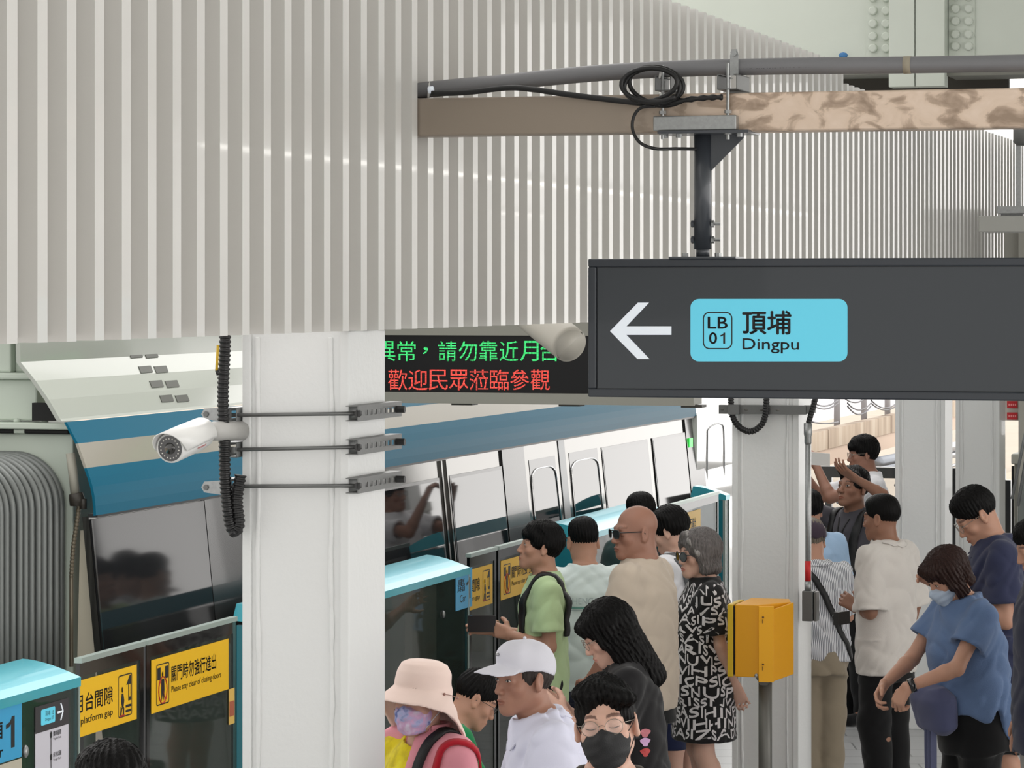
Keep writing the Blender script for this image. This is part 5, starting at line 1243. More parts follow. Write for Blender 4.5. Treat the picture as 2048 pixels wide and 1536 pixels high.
    def neckband(s, m, tilt=-14, r=.066):
        c = s.nb+s.T@np.array([0, .010, .006]); V = Vox(c-.13, c+.13, .0055); V.op(loft([(-.012, r+.008, r+.002, 0, 0), (.006, r+.004, r-.002, 0, 0)], s.T@Rx(tilt), c), .0); V.op(rc(c-[0, 0, .1], c+[0, 0, .1], r-.008, r-.008), .003, 's')
        v, q = V.net(); return s.add_mesh('neckband', mesh_of('neckband', v, q), m, s.top)
    def bottoms(s, m, ln=1.0, name='trousers', off=.014, wide=1.1, waist=.06, seed=5, amp=.005, step=.01, skirt=False):
        h = s.h; g = s.b**.6*h/1.7
        zt = s.pel[2]+.12*h; zb = .50*h*(1-ln)+.03*h; V = Vox((-.26, -.22, zb-.03), (.26, .26, zt), step)
        st = [(-.12*h, .094*h*s.b+off, .072*h*s.b+off, 0, 0), (0, .099*h*s.b+off*.7, .073*h*s.b+off*.7, 0, 0), (waist*h, .092*h*s.b+off*.5, .066*h*s.b+off*.5, 0, 0)]
        V.op(loft([st[0]]+st[1:], s.T if s.lean < 25 else I3, s.pel), .03)
        for i in (1, -1):
            hp = np.array([.05*i*h, 0, .50*h]); kn = np.array([.052*i*h, .012*h, .28*h]); an = np.array([.05*i*h, -.012*h, .04*h])
            V.op(rc(hp, kn, .080*g+off, .062*g*wide+off), .03); V.op(rc(kn, an, .062*g*wide+off, .046*g*wide+off), .03)
        V.cut(lambda x, y, z: zb-z+0*x+0*y, .003); V.mod(wrinkle(amp, seed, 1.0, .8)); v, q = V.net(); s.bot = s.add_mesh(name, mesh_of(name, v, q), m); return s.bot
    def shoes(s, m):
        h = s.h
        for i in (1, -1):
            V = Vox((.05*i*h-.07, -.10, -.005), (.05*i*h+.07, .24, .13), .007); a = np.array([.05*i*h, -.012*h, .045])
            V.op(rc(a+[0, -.015, 0], a+[.006*i, .15, -.008], .042, .038), .02); V.op(rc(a+[0, -.01, .03], a+[0, .03, .03], .045, .04), .02); V.cut(lambda x, y, z: .002-z+0*x+0*y, .002)
            v, q = V.net(); s.add_mesh('shoe', mesh_of('shoe', v, q), m)
    # ribbons laid over the shirt
    def strap(s, pts, width, m, name='strap', th=.006, lift=.003, bvh=None, parent=None, up=None):
        P = smooth_path([Vector(p) for p in pts], 8); b = MB(); bv = bvh or s.sb; Q = []; Nn = []
        for p in P:
            h = bv.find_nearest(p); d = (p-h[0]); n = h[1]
            Q.append(h[0]+n*lift); Nn.append(n)
        for _ in range(2): Nn = [(Nn[max(0, i-1)]+Nn[i]+Nn[min(len(Nn)-1, i+1)]).normalized() for i in range(len(Nn))]
        V = []
        for i in range(len(Q)):
            t = (Q[min(i+1, len(Q)-1)]-Q[max(i-1, 0)]).normalized(); w_ = t.cross(Nn[i]).normalized()*width/2
            V += [Q[i]-w_, Q[i]+w_, Q[i]+w_+Nn[i]*th, Q[i]-w_+Nn[i]*th]
        n = len(Q); F = [(0, 1, 2, 3), tuple((n-1)*4+j for j in (3, 2, 1, 0))]
        for i in range(n-1):
            for j in range(4): F.append((i*4+j, (i+1)*4+j, (i+1)*4+(j+1) % 4, i*4+(j+1) % 4))
        b.add(V, F); return b.build_local(name, m, parent or s.root, True)
    def T_(s, x, y, z): return Vector(s.pel+s.T@(np.array([x, y, z])*s.h))
    def world(s, p): return Vector(s.Rb@np.array(p)+s.base)
    def obj_at(s, b, name, m, label, cat, parts=None, smooth=True):
        """a separate thing carried by the person, given in person coordinates"""
        b.v = [s.world(p) for p in b.v]; o = b.build(name, m, None, smooth); return tag(o, label, cat)
def build_local(self, name, mats, parent=None, smooth=False, bevel=0):
    o = self.build(name, mats, None, smooth, bevel); o.parent = parent; return o
MB.build_local = build_local
def project(s, body, u0, v0, u1, v1, org, ux, uz, n, m, name, parent, lift=.002, bold=.0):
    """lettering thrown on to the shirt along -n; u,v in metres on the plane through org"""
    org, ux, uz, n = Vector(org), Vector(ux).normalized(), Vector(uz).normalized(), Vector(n).normalized()
    def f(u, v):
        o = org+ux*u+uz*v+n*.5; h = s.sb.ray_cast(o, -n)
        return (h[0]+n*lift) if h[0] else org+ux*u+uz*v
    o = text_mesh(body, (u0, v0, u1, v1), f, name, m, None, bold); o.parent = parent; return o
BLK = hairmat('black', (11, 10, 10), .5); BRN = hairmat('brown', (44, 30, 27), .4, .5); GRY = hairmat('grey', (92, 88, 87), .45, .75); SIL = hairmat('salt', (104, 96, 86), .5, .6)
M_navy = cloth('navy', (36, 40, 58)); M_bk = cloth('black', (13, 13, 15)); M_char = cloth('charcoal', (72, 70, 76)); M_khaki = cloth('khaki', (142, 130, 112))
M_nyl = mat('black_nylon', (18, 18, 20), .55, bump=.3, bscale=300)
M_loop_w = mat('loop_white', (220, 224, 230), .6); M_loop_b = mat('loop_black', (22, 22, 24), .6)
def PT(s, x, y, z): return s.T_(x, y, z)

# --- boy with a light green tee (left, profile)
p = Person('person in a light green tee looking left with a black backpack strap and dark phone', (1081, 1093), 16.25, 97, 92, pitch=-8, skin_='tan', fine=.004, b=.92,
    arms={-1: ((-.08, -.05, -1), (.62, .80, .20), dict(tv=(.2, .1, 1), curl=.7)), 1: ((.1, .05, -1), (-.1, .80, .15), dict(tv=(-.2, .1, 1), curl=.6))})
p.body(); p.hair('fringe', BLK, 1.15); p.shirt(cloth('lime', (184, 208, 160)), .74, -.16, .018, .9, 1.4, seed=2); p.bottoms(M_bk, .55, 'shorts'); p.shoes(M_bk); p.neckband(cloth('lime', (184, 208, 160)))
p.strap([PT(p, -.055, .09, .08), PT(p, -.065, .07, .2), PT(p, -.07, .03, .285), PT(p, -.072, -.03, .285), PT(p, -.07, -.08, .22), PT(p, -.07, -.09, .12)], .05, M_nyl, 'backpack_strap', .012)
q = p.arm[-1]; b = MB(); c = np.array(q[1])+np.array([.07, .12, .04]); b.box((c[0]-.012, c[0]+.0), (c[1]-.05, c[1]+.09), (c[2]-.035, c[2]+.05), lambda x, y, z: Vector((x, y, z)))
p.obj_at(b, 'phone', mat('phone_black', (16, 17, 24), .12, coat=.6), 'dark phone held out by the boy in the light green tee', 'phone', smooth=False)

# --- man seen from behind, mint white tee
p = Person('person seen from behind in a mint white tee with a green stripe and dark collar', (1166, 1083), 17.0, 12, 14, pitch=12, skin_='tan', eyes=None, b=1.02, arms={1: ((.1, .1, -1), (-.2, .8, .3), None), -1: ((-.1, .1, -1), (.2, .8, .3), None)})
p.body(); p.hair('fade', BLK, 1.0); p.shirt(cloth('mint', (212, 224, 222)), .72, -.085, .02, .9, 1.35, seed=3); p.bottoms(M_navy, 1.0); p.shoes(M_bk)
c = p.nb+p.T@np.array([0, .004, .012]); V = Vox(c-.12, c+.12, .006); V.op(loft([(-.012, .068, .062, 0, 0), (.004, .066, .060, 0, 0)], p.T@Rx(-14), c), .0); V.op(rc(c-[0, 0, .1], c+[0, 0, .1], .055, .055), .003, 's'); v, q = V.net(); p.add_mesh('collar', mesh_of('collar', v, q), cloth('collar_navy', (30, 32, 46)), p.top)
nb_ = p.T_(0, -.08, .20); M_pr = mat('print_grey', (176, 190, 192), .7); M_gs = mat('print_green', (106, 156, 146), .7)
project(p, 'CHENGGONG', -.13, -.006, .13, .028, nb_, (1, 0, 0), (0, 0, 1), (0, -1, 0), M_pr, 'lettering', p.top, .003)
for z0, z1, mm in ((-.030, -.018, M_gs), (-.040, -.034, M_pr)):
    b = MB(); V = []
    for i in range(25):
        u = -.13+.26*i/24
        for z in (z0, z1):
            o = nb_+Vector((u, -.5, z)); h = p.sb.ray_cast(o, Vector((0, 1, 0))); V.append((h[0] if h[0] else o)+Vector((0, -.003, 0)))
    b.add(V, [(2*i, 2*i+2, 2*i+3, 2*i+1) for i in range(24)]); b.build_local('stripe', mm, p.top)

# --- bald man in sunglasses
p = Person('bald person in black sunglasses and a loose beige tee facing left', (1270, 1064), 15.6, 112, 66, pitch=2, skin_='ruddy', hs=1.08, b=1.16, neck=1.25, fine=.0038, brows=.4, jaw=1.12, lips=(.72, .55, .52), eyes=None,
    arms={-1: ((-.16, .12, -1), (.25, .55, -.7), None), 1: ((.16, .12, -1), (-.2, .6, -.6), None)})
p.bm_ = None; p.body(); p.shirt(cloth('beige', (188, 174, 158)), .92, -.085, .024, .95, 1.55, seed=4, neck=.066, amp=.0038); p.bottoms(M_bk, .62, 'shorts', wide=1.3); p.shoes(M_bk)
p.glasses(M_dark, 'square', M_dark, .0245, .0185, .0022, .108, -.002, .033)
c = p.nb+p.T@np.array([0, .016, .014]); V = Vox(c-.13, c+.13, .006); V.op(loft([(-.012, .075, .070, 0, 0), (.006, .070, .066, 0, 0)], p.T@Rx(-12), c), .0); V.op(rc(c-[0, 0, .1], c+[0, 0, .1], .062, .062), .003, 's'); v, q = V.net(); p.add_mesh('undershirt', mesh_of('undershirt', v, q), cloth('white_rib', (226, 222, 216)), p.top)

# --- boy behind the bald man
p = Person('person with short black hair half hidden behind the bald person', (1281, 1030), 18.5, 28, 20, pitch=10, skin_='dark', eyes=None, arms={})
p.body(); p.hair('fade', BLK, 1.05); p.shirt(cloth('dark_teal', (40, 62, 62)), .7, -.12, .018, .9, seed=6); p.bottoms(M_bk, 1.0); p.shoes(M_bk)
p.strap([PT(p, .05, .09, .15), PT(p, .052, .04, .28), PT(p, .05, -.03, .29), PT(p, .0, -.08, .22), PT(p, -.06, -.09, .1)], .03, M_nyl, 'camera_strap', .005)

# --- boy in white between the bald man and the woman in the dress
p = Person('person with black hair in a white shirt with a black number, head bowed', (1340, 1062), 17.35, 66, 60, pitch=24, skin_='fair', eyes=None, hs=1.02, arms={-1: ((-.1, .1, -1), (.2, .9, .1), None)})
p.body(); p.hair('fringe', BLK, 1.1); p.shirt(cloth('white', (228, 228, 232)), .8, -.14, .02, .9, 1.4, seed=7); p.bottoms(cloth('deep_navy', (26, 34, 66)), .62, 'shorts', wide=1.25); p.shoes(M_bk)
p.strap([PT(p, -.06, .1, .1), PT(p, -.07, .06, .22), PT(p, -.072, .0, .29), PT(p, -.07, -.07, .23), PT(p, -.07, -.09, .12)], .055, mat('grey_nylon', (92, 94, 96), .6), 'backpack_strap', .01)
project(p, '0', -.045, -.06, .045, .06, p.T_(-.13, .02, .155), (0, 1, 0), (0, 0, 1), (-1, -.1, 0), M_ink, 'lettering', p.top, .003, .06)
V = Vox((-.2, .05, .75), (.2, .5, 1.3), .012); c = p.T_(0, .135, .10); V.op(loft([(-.22, .12, .07, 0, 0), (-.19, .14, .09, 0, 0), (.12, .14, .085, 0, 0), (.19, .10, .05, 0, 0)], I3, np.array(c), sq=3), .02)
v, q = V.net(); o = link('backpack', mesh_of('backpack', np.array([p.world(x) for x in v]), q)); o.data.materials.append(M_nyl); tag(o, 'black backpack worn on the chest of the person in the white numbered shirt', 'backpack')

# --- woman in the printed dress
p = Person('person with bobbed grey hair and sunglasses in a black and white letter print dress', (1397, 1107), 16.7, 113, 98, pitch=4, skin_='fair', fem=True, fine=.0038, b=1.12, eyes=None, lips=(.80, .5, .5),
    arms={-1: ((-.12, -.16, -1), (.22, -.42, -1), None), 1: ((.12, -.16, -1), (-.22, -.42, -1), None)})
p.body(); p.hair('bob', GRY, 1.0)
M_dr = cloth('dress_black', (20, 19, 21), .7)
dst = [(-.10, .103, .080), (-.03, .108, .088), (.06, .094, .082), (.11, .088, .080), (.17, .090, .080), (.21, .092, .080), (.26, .086, .058), (.295, .052, .044), (.315, .038, .038)]
T0 = p.tors; p.tors = lambda off=0, loose=0, hem=-.1, top=.3, st=None: T0(off, loose, hem, top, dst if off > 0 else None)
p.shirt(M_dr, .80, -.215, .016, .5, 1.35, collar='stand', name='dress', seed=9, amp=.003, step=.0075); p.shoes(M_bk)
p.glasses(M_dark, 'round', mat('lens_purple', (30, 22, 28), .08, coat=.6), .0275, .0245, .0022, .106, -.006, .034)
LK = hairmat('lock', (138, 134, 132), .5, .5)
def locks(V):
    for sx in (1, -1):
        V.op(rc((.006*sx, .058, .112), (.046*sx, .068, .076), .010, .012), .02); V.op(rc((.046*sx, .068, .076), (.084*sx, .044, .010), .012, .011), .02); V.op(rc((.084*sx, .044, .010), (.094*sx, .022, -.05), .011, .006), .02)
    V.mod(lambda x, y, z: (.0016*np.sin(300*y+120*np.abs(x))).astype(np.float32))
p.headnet('hair_lock', (-.12, -.04, -.06), (.12, .12, .14), .0036, locks, LK)
b = MB(); b.ball(p.H(-.078, .012, -.040), .0075, 8); b.build_local('earring', mat('silver', (210, 208, 206), .2, .9), p.bm, True)
M_dp = mat('dress_print', (216, 212, 214), .7); rs = random.Random(5); words = ['PARIS', 'ANVIS', 'PSIC', 'NUVIS', 'SPARIS', 'VSASI', 'UNSNUS', 'HINPV', 'NIVHIN', 'WIS', 'PAR', 'SNVA', 'ZSADI', 'NPVIH', 'IOVIR']
z = p.pel[2]-.20*p.h; row = 0
while z < p.pel[2]+.285*p.h:
    hgt = rs.uniform(.040, .050); s_ = ''
    while len(s_) < 21: s_ += rs.choice(words)
    a0 = rs.uniform(0, .2)
    def f(u, v):
        g = u+.05*math.sin(9*u+row); zz_ = v+.006*math.sin(13*u+row*2); c = Vector((0, -.01, zz_)); d = Vector((math.cos(g), math.sin(g), 0)); h = p.sb.ray_cast(c+d*.7, -d)
        return h[0]+d*.0025 if h[0] else c+d*.1
    o = text_mesh(s_[:21], (a0, z, a0+6.28, z+hgt), f, 'dress_print', M_dp, None, .04); o.parent = p.top
    z += hgt+.007; row += 1

# --- woman with long black hair
p = Person('person with long black hair and glasses in a black tee, head bowed to the left', (1214, 1264), 12.75, 97, 88, pitch=30, skin_='fair', fem=True, fine=.0038, lean=6, arms={-1: ((-.1, .2, -1), (.28, .8, .55), dict(tv=(.2, .4, 1), curl=.35)), 1: ((.1, .2, -1), (-.2, .8, .5), dict(tv=(-.2, .1, 1), curl=.5))})
p.body(); p.hair('long', BLK); p.shirt(cloth('ink', (24, 23, 25)), .75, -.13, .018, .85, 1.4, seed=11); p.bottoms(M_bk, 1.0); p.shoes(M_bk); p.glasses(M_wire, 'round')
for dz, mm in ((.0, (186, 110, 120)), (-.035, (190, 150, 190)), (-.075, (170, 50, 50))):
    b = MB(); V = []; o0 = p.T_(-.12, -.06, .14)+Vector((0, 0, dz)); N_ = Vector((-.7, -.7, 0)).normalized(); ux = N_.cross(Vector((0, 0, 1)))
    pts = [(.02*math.cos(g)*(1+.3*math.sin(3*g)), .017*math.sin(g)) for g in np.linspace(0, 6.28, 15)[:-1]]
    for u, v_ in [(0, 0)]+pts:
        o = o0+ux*u+Vector((0, 0, v_))+N_*.5; h = p.sb.ray_cast(o, -N_); V.append((h[0] if h[0] else o0)+N_*.004)
    b.add(V, [(0, i+1, (i+1) % 14+1) for i in range(14)]); b.build_local('shirt_print', mat('print_%d' % int(-dz*1000), mm, .6), p.top)

# --- man in the lavender shirt and cap
p = Person('person in a pale lavender collared shirt and light grey baseball cap looking left', (1047, 1356), 10.5, 124, 100, pitch=2, skin_='ruddy', hs=.96, fine=.0034, lean=14, neck=.98, brows=.55, lips=(.80, .62, .6), jaw=1.02,
    arms={1: ((.08, .15, -1), (-.15, .6, -.5), dict(tv=(-.3, .2, 1), curl=.5)), -1: ((-.16, .12, -1), (.2, .75, -.4), None)})
p.body(); p.hair('fringe_side', hairmat('dark_grey', (48, 42, 40), .5, .5))
def cap(s, m, name='cap', up=0):
    def fn(V):
        V.op(el((0, -.014, .036), (.088, .107, .094)), .01); V.op(el((0, .04, .085), (.06, .05, .04)), .03)
        V.cut(lambda x, y, z: (.030-.10*y*(y < 0)*-1-z)+0*x+.35*np.minimum(y+.02, 0)*1.0, .006)
        V.op(el((0, -.014, .020), (.080, .098, .090)), .003, 's')
        f, lo, hi = el((0, .098, .048), (.078, .088, .0085))
        V.op((lambda x, y, z: f(x, y, z+3.6*x*x-.10*(y-.1)*0+.12*(y-.09)), np.array((-.1, .0, -.03)), np.array((.1, .2, .08))), .006)
        V.mod(lambda x, y, z: (.0008*np.sin(90*x+70*y)).astype(np.float32))
    return s.headnet(name, (-.12, -.15, -.06), (.12, .21, .16), .0036, fn, m)
cp = cap(p, cloth('cap_grey', (206, 205, 214), .8))
b = MB(); b.ball(p.H(.012, .094, .088), (.010, .007, .006), 8); b.build_local('cap_badge', mat('badge_silver', (170, 170, 172), .3, .8), cp, True)
b = MB(); b.ball(p.H(0, -.01, .134), .006, 8); b.build_local('cap_button', cloth('cap_grey', (206, 205, 214)), cp, True)
p.shirt(cloth('lavender', (214, 214, 232)), .95, -.14, .022, .9, 1.45, collar='polo', seed=12, amp=.006, step=.0075); p.bottoms(M_khaki, 1.0); p.shoes(M_bk); p.collar(cloth('lavender', (214, 214, 232)))

# --- woman with the bucket hat
p = Person('person in a pale pink bucket hat, patterned mask, pink shirt and yellow top', (843, 1396), 11.1, 148, 132, pitch=2, roll=-4, skin_='fair', fem=True, fine=.0036, b=1.05, arms={})
p.body(); p.hair('fringe_side', BLK)
def bucket(V):
    sh = lambda x, y, z: (x, y, z-.16*y*(z < .06)*1.0)
    w_ = lambda x, y, z: (x, y, z-.12*y-.90*np.maximum(y, -.09)*np.clip((.05-z)/.1, 0, 1))
    V.op(loft([(-.075, .158, .172, 0, -.01), (-.05, .150, .162, 0, -.01), (.0, .122, .136, 0, -.01), (.030, .100, .118, 0, -.01), (.04, .094, .113, 0, -.01), (.09, .086, .104, 0, -.012), (.118, .072, .088, 0, -.012), (.130, .050, .062, 0, -.012), (.136, .02, .03, 0, -.012)], warp=w_), 0)
    V.op(loft([(-.2, .152, .166, 0, -.01), (-.075, .145, .159, 0, -.01), (-.05, .137, .149, 0, -.01), (.0, .108, .122, 0, -.01), (.030, .086, .104, 0, -.01), (.09, .070, .088, 0, -.012), (.112, .05, .065, 0, -.012)], warp=w_), .004, 's')
    V.mod(lambda x, y, z: (.0022*np.sin(24*x+31*y+9*np.sin(14*z))).astype(np.float32))
ht = p.headnet('bucket_hat', (-.20, -.24, -.21), (.20, .22, .20), .0042, bucket, cloth('hat_pink', (232, 208, 198)))
b = MB(); c1_, c2_ = p.H(-.104, .018, .030), p.H(-.092, -.085, .0)
for c in (c1_, c2_): b.ball(c, .005, 8)
b.tube(smooth_path([c1_, p.H(-.106, -.03, .018), c2_]), .0012, 5); b.build_local('hat_cord', mat('cord_brown', (150, 110, 100), .5), ht, True)
MK = mat('mask_print', (170, 168, 214), .7); ramp(MK, 26, [(.3, (96, 110, 176)), (.42, (176, 182, 222)), (.55, (212, 170, 208)), (.7, (226, 214, 236))], 3)
p.mask(MK, M_loop_w); 
M_pink = cloth('pink', (226, 150, 162)); M_yl = cloth('yellow', (222, 200, 30)); ramp(M_yl, 16, [(.3, (172, 150, 30)), (.5, (222, 202, 30)), (.7, (236, 222, 40))], 6)
p.shirt(M_yl, .6, -.1, .014, .8, 1.2, name='top', seed=13, neck=.066); top = p.top; sb0 = p.sb
# open pink shirt: a thicker layer with the front right part cut away
h = p.h; V = p.grid(p.pel[2]-.2*h, p.nb[2]+.12, .0075); V.op(p.tors(.036, .9, -.12), .03)
for i in (1, -1):
    e, w_, f, hd = p.arm[i]; V.op(rc(p.nb+p.T@np.array([.02*i, -.005, -.012]), p.sh[i]+p.T@np.array([-.02*i, 0, .005]), .066, .062), .04); V.op(rc(p.sh[i], e, .070, .064), .03); V.op(rc(e, w_, .062, .055), .03)
V.op(loft([(-.02, .085, .082, 0, 0), (.045, .074, .070, 0, 0), (.065, .078, .076, 0, 0)], p.T, p.nb), .012)
V.op(rc(p.nb-p.T@np.array([0, 0, .02]), p.nb+p.T@np.array([0, .02, .14]), .066, .074), .004, 's')
V.op(p.tors(.018, .9, -.3), .002, 's'); V.cut(lambda x, y, z: np.minimum((x+.035)*.95+.3*np.minimum(y-.06, 0), y-.03)+0*z, .006); V.mod(wrinkle(.0035, 31))
v, q = V.net(); p.add_mesh('overshirt', mesh_of('overshirt', v, q), M_pink); p.sb = BVHTree.FromPolygons([tuple(x) for x in v], [tuple(x) for x in q])
c = p.nb+np.array([0, .01, .0]); V = Vox(c-.14, c+.14, .006); V.op(loft([(-.012, .078, .072, 0, 0), (.002, .076, .070, 0, 0)], Rx(-16), c), .0); V.op(rc(c-[0, 0, .1], c+[0, 0, .1], .066, .066), .003, 's'); v, q = V.net(); p.add_mesh('neck_trim', mesh_of('neck_trim', v, q), M_navy, top); p.top = [o for o in p.root.children if o.name.startswith('overshirt')][0]; p.collar(M_pink, 42, .05, .03, .05)
p.strap([PT(p, -.045, .12, .08), PT(p, -.055, .09, .2), PT(p, -.06, .04, .3), PT(p, -.075, -.03, .30), PT(p, -.085, -.09, .2), PT(p, -.09, -.11, .05)], .034, M_nyl, 'bag_strap', .008)
p.strap([PT(p, -.085, .11, .10), PT(p, -.095, .08, .2), PT(p, -.105, .03, .29), PT(p, -.125, -.02, .27), PT(p, -.135, -.06, .18), PT(p, -.14, -.07, .05)], .026, cloth('red_strap', (178, 28, 44)), 'red_strap', .008)
p.bottoms(M_bk, 1.0); p.shoes(M_bk)

# --- boy in green bending forward
p = Person('child with short black hair and glasses in a green tee bending to the right', (951, 1398), 13.6, -78, -70, pitch=32, skin_='tan', hs=.95, lean=22, b=.95, fine=.004, arms={1: ((.1, .3, -1), (-.2, .8, -.2), None), -1: ((-.1, .3, -1), (.2, .8, -.2), None)})
p.body(); p.hair('fade', BLK, 1.08); p.shirt(cloth('green', (28, 128, 76)), .75, -.12, .016, .85, 1.3, seed=15); p.bottoms(M_bk, 1.0); p.shoes(M_bk); p.glasses(mat('rim_black', (24, 24, 26), .3), 'round')

# --- man with the black mask, close to the camera
p = Person('person with closed eyes, thin glasses and a black face mask facing the camera', (1212, 1449), 8.75, 172, 168, pitch=-4, roll=7, skin_='fair', fine=.003, eyes='closed', hs=1.0, arms={})
p.body(); p.hair('messy', BLK, 1.12, .0036); p.mask(mat('mask_black', (26, 26, 28), .75, bump=.3, bscale=400), M_loop_b, -.022); p.glasses(M_wire, 'round', None, .0235, .0205, .0009, .1005, -.003, .0325)
p.shirt(cloth('olive_dark', (58, 54, 44)), .7, -.12, .016, .85, seed=17); p.bottoms(M_bk, 1.0); p.shoes(M_bk)

# --- crown of a head at the bottom left
p = Person('person seen only as a crown of black hair at the bottom left corner', (222, 1602), 7.2, 20, 20, pitch=4, skin_='tan', eyes=None, fine=.006, arms={})
p.body(); p.hair('short', BLK, 1.1); p.shirt(M_navy, .7, -.12, .016, .85, seed=18); p.bottoms(M_bk, 1.0); p.shoes(M_bk)

# --- right side group
p = Person('person in a charcoal tee and track trousers holding up a phone', (1706, 976), 21.0, 132, 128, pitch=-12, hs=1.1, skin_='dark', fine=.0046, b=.95,
    arms={-1: ((-.60, .36, .60), (.15, .95, .50), dict(d=(.35, .75, .55), tv=(.9, .1, -.3), curl=.45, m=-1)), 1: ((.55, .55, .25), (-.25, .75, .60), dict(tv=(-.9, .1, -.2), curl=.4))})
p.body(); p.hair('messy', BLK, 1.1); p.shirt(M_char, .72, -.03, .018, .9, 1.4, seed=21); p.bottoms(M_bk, 1.0, 'track_trousers', wide=1.25); p.shoes(M_bk)
sb = p.sb; bv = BVHTree.FromPolygons([tuple(v.co) for v in p.bot.data.vertices], [tuple(f.vertices) for f in p.bot.data.polygons]); h = p.h
for dx in (0, .022): p.strap([Vector((-.16*1, .02+dx, z)) for z in np.linspace(.5*h, .08, 8)], .010, mat('stripe_white', (226, 226, 226), .6), 'side_stripe', .001, .001, bv, p.bot)
V = Vox((-.25, -.2, p.pel[2]-.08*h), (.25, .25, p.pel[2]+.02*h), .01); V.op(p.tors(.012, .9, -.045), .01); V.cut(lambda x, y, z: z-p.pel[2]+.0*h+0*x+0*y, .004); v, q = V.net(); p.add_mesh('undershirt_hem', mesh_of('undershirt_hem', v, q), cloth('white_rib', (226, 222, 216)), p.top)
for i in (1, -1): p.strap([PT(p, .06*i, .1, .05), PT(p, .07*i, .08, .18), PT(p, .078*i, .03, .29), PT(p, .078*i, -.04, .28), PT(p, .07*i, -.1, .15)], .055, M_nyl, 'backpack_strap', .012)
p.strap([PT(p, -.03, .06, .285), PT(p, -.012, .1, .22), PT(p, .0, .11, .17), PT(p, .012, .1, .22), PT(p, .03, .06, .285)], .008, M_nyl, 'neck_cord', .004)
b = MB(); c = W(1644, 918, 20.55); b.hexa([c+Vector(v) for v in ((-.07, -.004, -.036), (.05, -.004, -.046), (.05, .006, -.046), (-.07, .006, -.036), (-.07, -.004, .044), (.05, -.004, .034), (.05, .006, .034), (-.07, .006, .044))])
tag(b.build('phone', mat('phone_white', (206, 204, 200), .25)), 'white phone held up beside the steel conduit', 'phone')
p = Person('tall person in glasses and white shirt raising both forearms beside the railing', (1726, 908), 22.3, 98, 95, pitch=4, skin_='ruddy', fine=.0048, arms={-1: ((-.05, .95, -.25), (.55, .25, .75), dict(tv=(.4, -1, 0), curl=.8)), 1: ((.05, .8, -.3), (-.3, .5, .7), dict(tv=(-.4, -1, 0), curl=.4))})
p.body(); p.hair('fringe', BLK, 1.1); p.glasses(M_wire, 'round'); p.shirt(cloth('white', (228, 228, 232)), .7, -.12, .018, .9, seed=22); p.bottoms(M_bk, 1.0); p.shoes(M_bk)
p = Person('person in a light blue shirt half hidden behind the striped shirt', (1617, 1022), 20.0, 20, 18, pitch=5, skin_='tan', eyes=None, arms={})
p.body(); p.hair('short', BLK); p.shirt(cloth('sky', (160, 188, 218)), .8, -.12, .018, .9, 1.4, collar='stand', seed=23); p.bottoms(M_bk, 1.0); p.shoes(M_bk); p.collar(cloth('sky', (160, 188, 218)))
M_str = cloth('striped', (216, 216, 220)); ramp(M_str, 30, [(.25, (96, 98, 108)), (.42, (214, 214, 218)), (.8, (222, 222, 226))], kind='X', dist=.3)
p = Person('grey haired person in a striped shirt, khaki trousers and dark cap, seen from behind', (1621, 1083), 18.6, 18, 12, pitch=16, skin_='tan', eyes=None, lean=8, b=1.06, arms={1: ((.16, .1, -1), (-.2, .8, -.2), None)})
p.body(); p.hair('short', SIL, .95); cp = cap(p, cloth('cap_purple', (62, 50, 62))); p.shirt(M_str, .9, -.07, .022, 1.0, 1.4, collar='stand', seed=24, amp=.006); p.bottoms(M_khaki, 1.0, wide=1.25, waist=.08, off=.018, amp=.007); p.shoes(M_bk); p.collar(M_str, 15)
b = MB(); h = p.h; V = Vox((-.26, -.2, p.pel[2]-.1), (.26, .26, p.pel[2]+.06), .01); V.op(loft([(-.018, .104*h*p.b+.016, .078*h*p.b+.016, 0, 0), (.014, .104*h*p.b+.016, .078*h*p.b+.016, 0, 0)], I3, p.pel+[0, .0, -.022*h]), .0); v, q = V.net(); p.add_mesh('belt', mesh_of('belt', v, q), mat('belt', (52, 46, 42), .5))
p.strap([PT(p, -.03, .09, .2), PT(p, -.055, .04, .29), PT(p, -.05, -.04, .285), PT(p, .0, -.1, .2), PT(p, .05, -.11, .1), PT(p, .10, -.07, .0), PT(p, .12, -.02, -.06)], .036, M_nyl, 'bag_strap', .006)
b = MB(); bq = p.sb.find_nearest(PT(p, .052, -.11, .1)); c = bq[0]+bq[1]*.012; b.tube([c+Vector((.02*a, 0, .018*d)) for a, d in ((-1, -1), (1, -.6), (1, 1), (-1, .6))], .0035, 6, closed=True); b.build_local('buckle', M_galv, p.root)

p = Person('person in a cream short sleeved shirt and black trousers seen from behind facing away left', (1763, 1036), 17.55, 56, 52, pitch=4, skin_='dark', eyes=None, fine=.0042, b=1.0,
    arms={-1: ((-.14, -.12, -1), (.62, .70, .0), dict(d=(.1, .9, .45), tv=(.5, -.1, 1), curl=.7)), 1: ((.22, -.05, -1), (.0, .35, -1), None)})
p.body(); p.hair('crop', BLK, 1.0); p.shirt(cloth('cream', (214, 208, 202), .9, .25), .98, -.10, .022, 1.0, 1.5, collar='stand', seed=25, amp=.0045); p.bottoms(M_bk, 1.0, wide=1.15); p.shoes(M_bk); p.collar(cloth('cream', (214, 208, 202)), 15, .036, .02, .032)
q = p.arm[-1]; b = MB(); c = np.array(q[1])+np.array([.04, .12, -.07]); b.box((c[0]-.06, c[0]+.06), (c[1]-.015, c[1]+.015), (c[2]-.03, c[2]+.04), lambda x, y, z: Vector((x, y, z)))
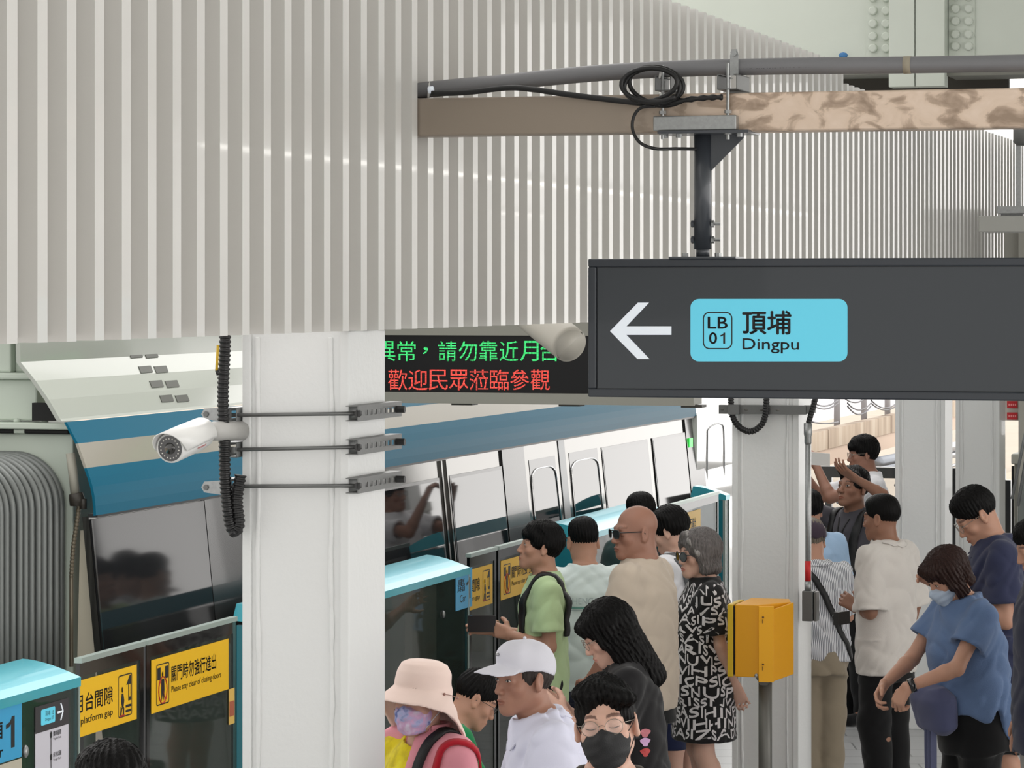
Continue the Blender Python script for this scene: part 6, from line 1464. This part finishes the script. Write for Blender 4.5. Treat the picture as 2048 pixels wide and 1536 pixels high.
p.obj_at(b, 'handbag', mat('bag_dark', (44, 42, 42), .5), 'small dark pouch held by the person in the cream shirt', 'pouch', smooth=False)

p = Person('person with a brown bob, pale surgical mask and blue blouse standing with bowed head', (1893, 1150), 15.05, 112, 112, pitch=34, skin_='tan', fem=True, fine=.004, b=1.28, lean=8, neck=1.1, sw=1.05,
    arms={-1: ((-.12, .55, -.85), (.34, .90, -.36), dict(d=(.30, .45, -.9), tv=(.9, .3, .3), curl=[1.0, 1.1, 1.2, 1.2])), 1: ((.12, .55, -.85), (-.42, .85, -.42), dict(d=(-.3, .6, -.7), tv=(-.5, .5, .6), curl=.8))})
p.body(); p.hair('bob_fringe', BRN); p.mask(mat('mask_blue', (176, 190, 208), .7), M_loop_w)
M_bl = cloth('denim_blue', (92, 114, 150), .8, .3)
p.shirt(M_bl, .60, -.065, .022, .9, 1.4, seed=26, amp=.006, hemcurve=lambda x, y: .03+.75*np.minimum(y-.02, .10)+.10*np.exp(-((y-.0)/.03)**2), name='blouse'); p.bottoms(M_bk, 1.0); p.shoes(M_bk)
e, w_, f, hd = p.arm[-1]; b = MB(); b.tube([w_-f*.035, w_-f*.008], .034, 16); b.build_local('watch', M_dark, p.root, True)
V = Vox((-.25, .02, .65), (.25, .5, 1.25), .01); c = p.T_(.0, .125, .02); V.op(loft([(-.12, .09, .03, 0, 0), (-.09, .14, .06, 0, 0), (.05, .15, .07, 0, 0), (.10, .10, .04, 0, 0)], Rx(-12), np.array(c), sq=2.6), .02); V.mod(wrinkle(.004, 40)); v, q = V.net()
o = link('waist_bag', mesh_of('waist_bag', np.array([p.world(x) for x in v]), q)); o.data.materials.append(cloth('bag_slate', (78, 82, 112))); tag(o, 'slate blue waist bag under the arms of the person in the blue blouse', 'bag')
b = MB()
for k_, (dx, ln) in enumerate(((-.05, .30), (-.02, .33), (.01, .28))):
    pts = [Vector(c)+Vector((dx, .03, -.06)), Vector(c)+Vector((dx-.01, .035, -.06-ln*.5)), Vector(c)+Vector((dx-.005*k_, .03, -.06-ln))]
    P_ = [p.world(x) for x in smooth_path(pts, 5)]; vs = []
    for x in P_: vs += [x+Vector((-.014, 0, 0)), x+Vector((.014, .004, 0)), x+Vector((.014, .008, 0)), x+Vector((-.014, .004, 0))]
    b.add(vs, [(i*4+j, i*4+4+j, i*4+4+(j+1) % 4, i*4+(j+1) % 4) for i in range(len(P_)-1) for j in range(4)])
b.build('bag_strap', cloth('strap_slate', (92, 96, 124)), o)

p = Person('tall person in a navy polo and black shorts with glasses looking down at his hands', (1953, 1031), 16.25, 96, 92, pitch=36, skin_='tan', hs=1.12, fine=.004, b=1.05, lean=6, arms={-1: ((-.10, -.04, -1), (.25, .80, .55), dict(tv=(.4, .2, 1), curl=.6)), 1: ((.10, .05, -1), (-.25, .80, .5), dict(tv=(-.4, .2, 1), curl=.6))})
p.body(); p.hair('fade', BLK, 1.15); p.glasses(M_wire, 'round'); p.shirt(cloth('polo_navy', (48, 52, 78)), .74, -.07, .022, .9, 1.45, collar='polo', seed=27, amp=.005); p.bottoms(M_bk, .52, 'shorts', wide=1.35); p.shoes(M_bk); p.collar(cloth('polo_navy', (48, 52, 78)))
p = Person('person with dark hair and a navy sleeve cut off by the right edge', (2076, 1092), 14.4, 95, 92, pitch=22, skin_='tan', fine=.0055, eyes=None, arms={-1: ((-.1, -.35, -1), (.75, .50, .05), dict(tv=(.4, .2, 1), curl=.5))})
p.body(); p.hair('short', BLK, 1.1); p.shirt(cloth('sleeve_navy', (40, 42, 60)), 1.75, -.12, .028, .9, 1.3, seed=28); p.bottoms(cloth('grey_bot', (150, 146, 142)), 1.0); p.shoes(M_bk)
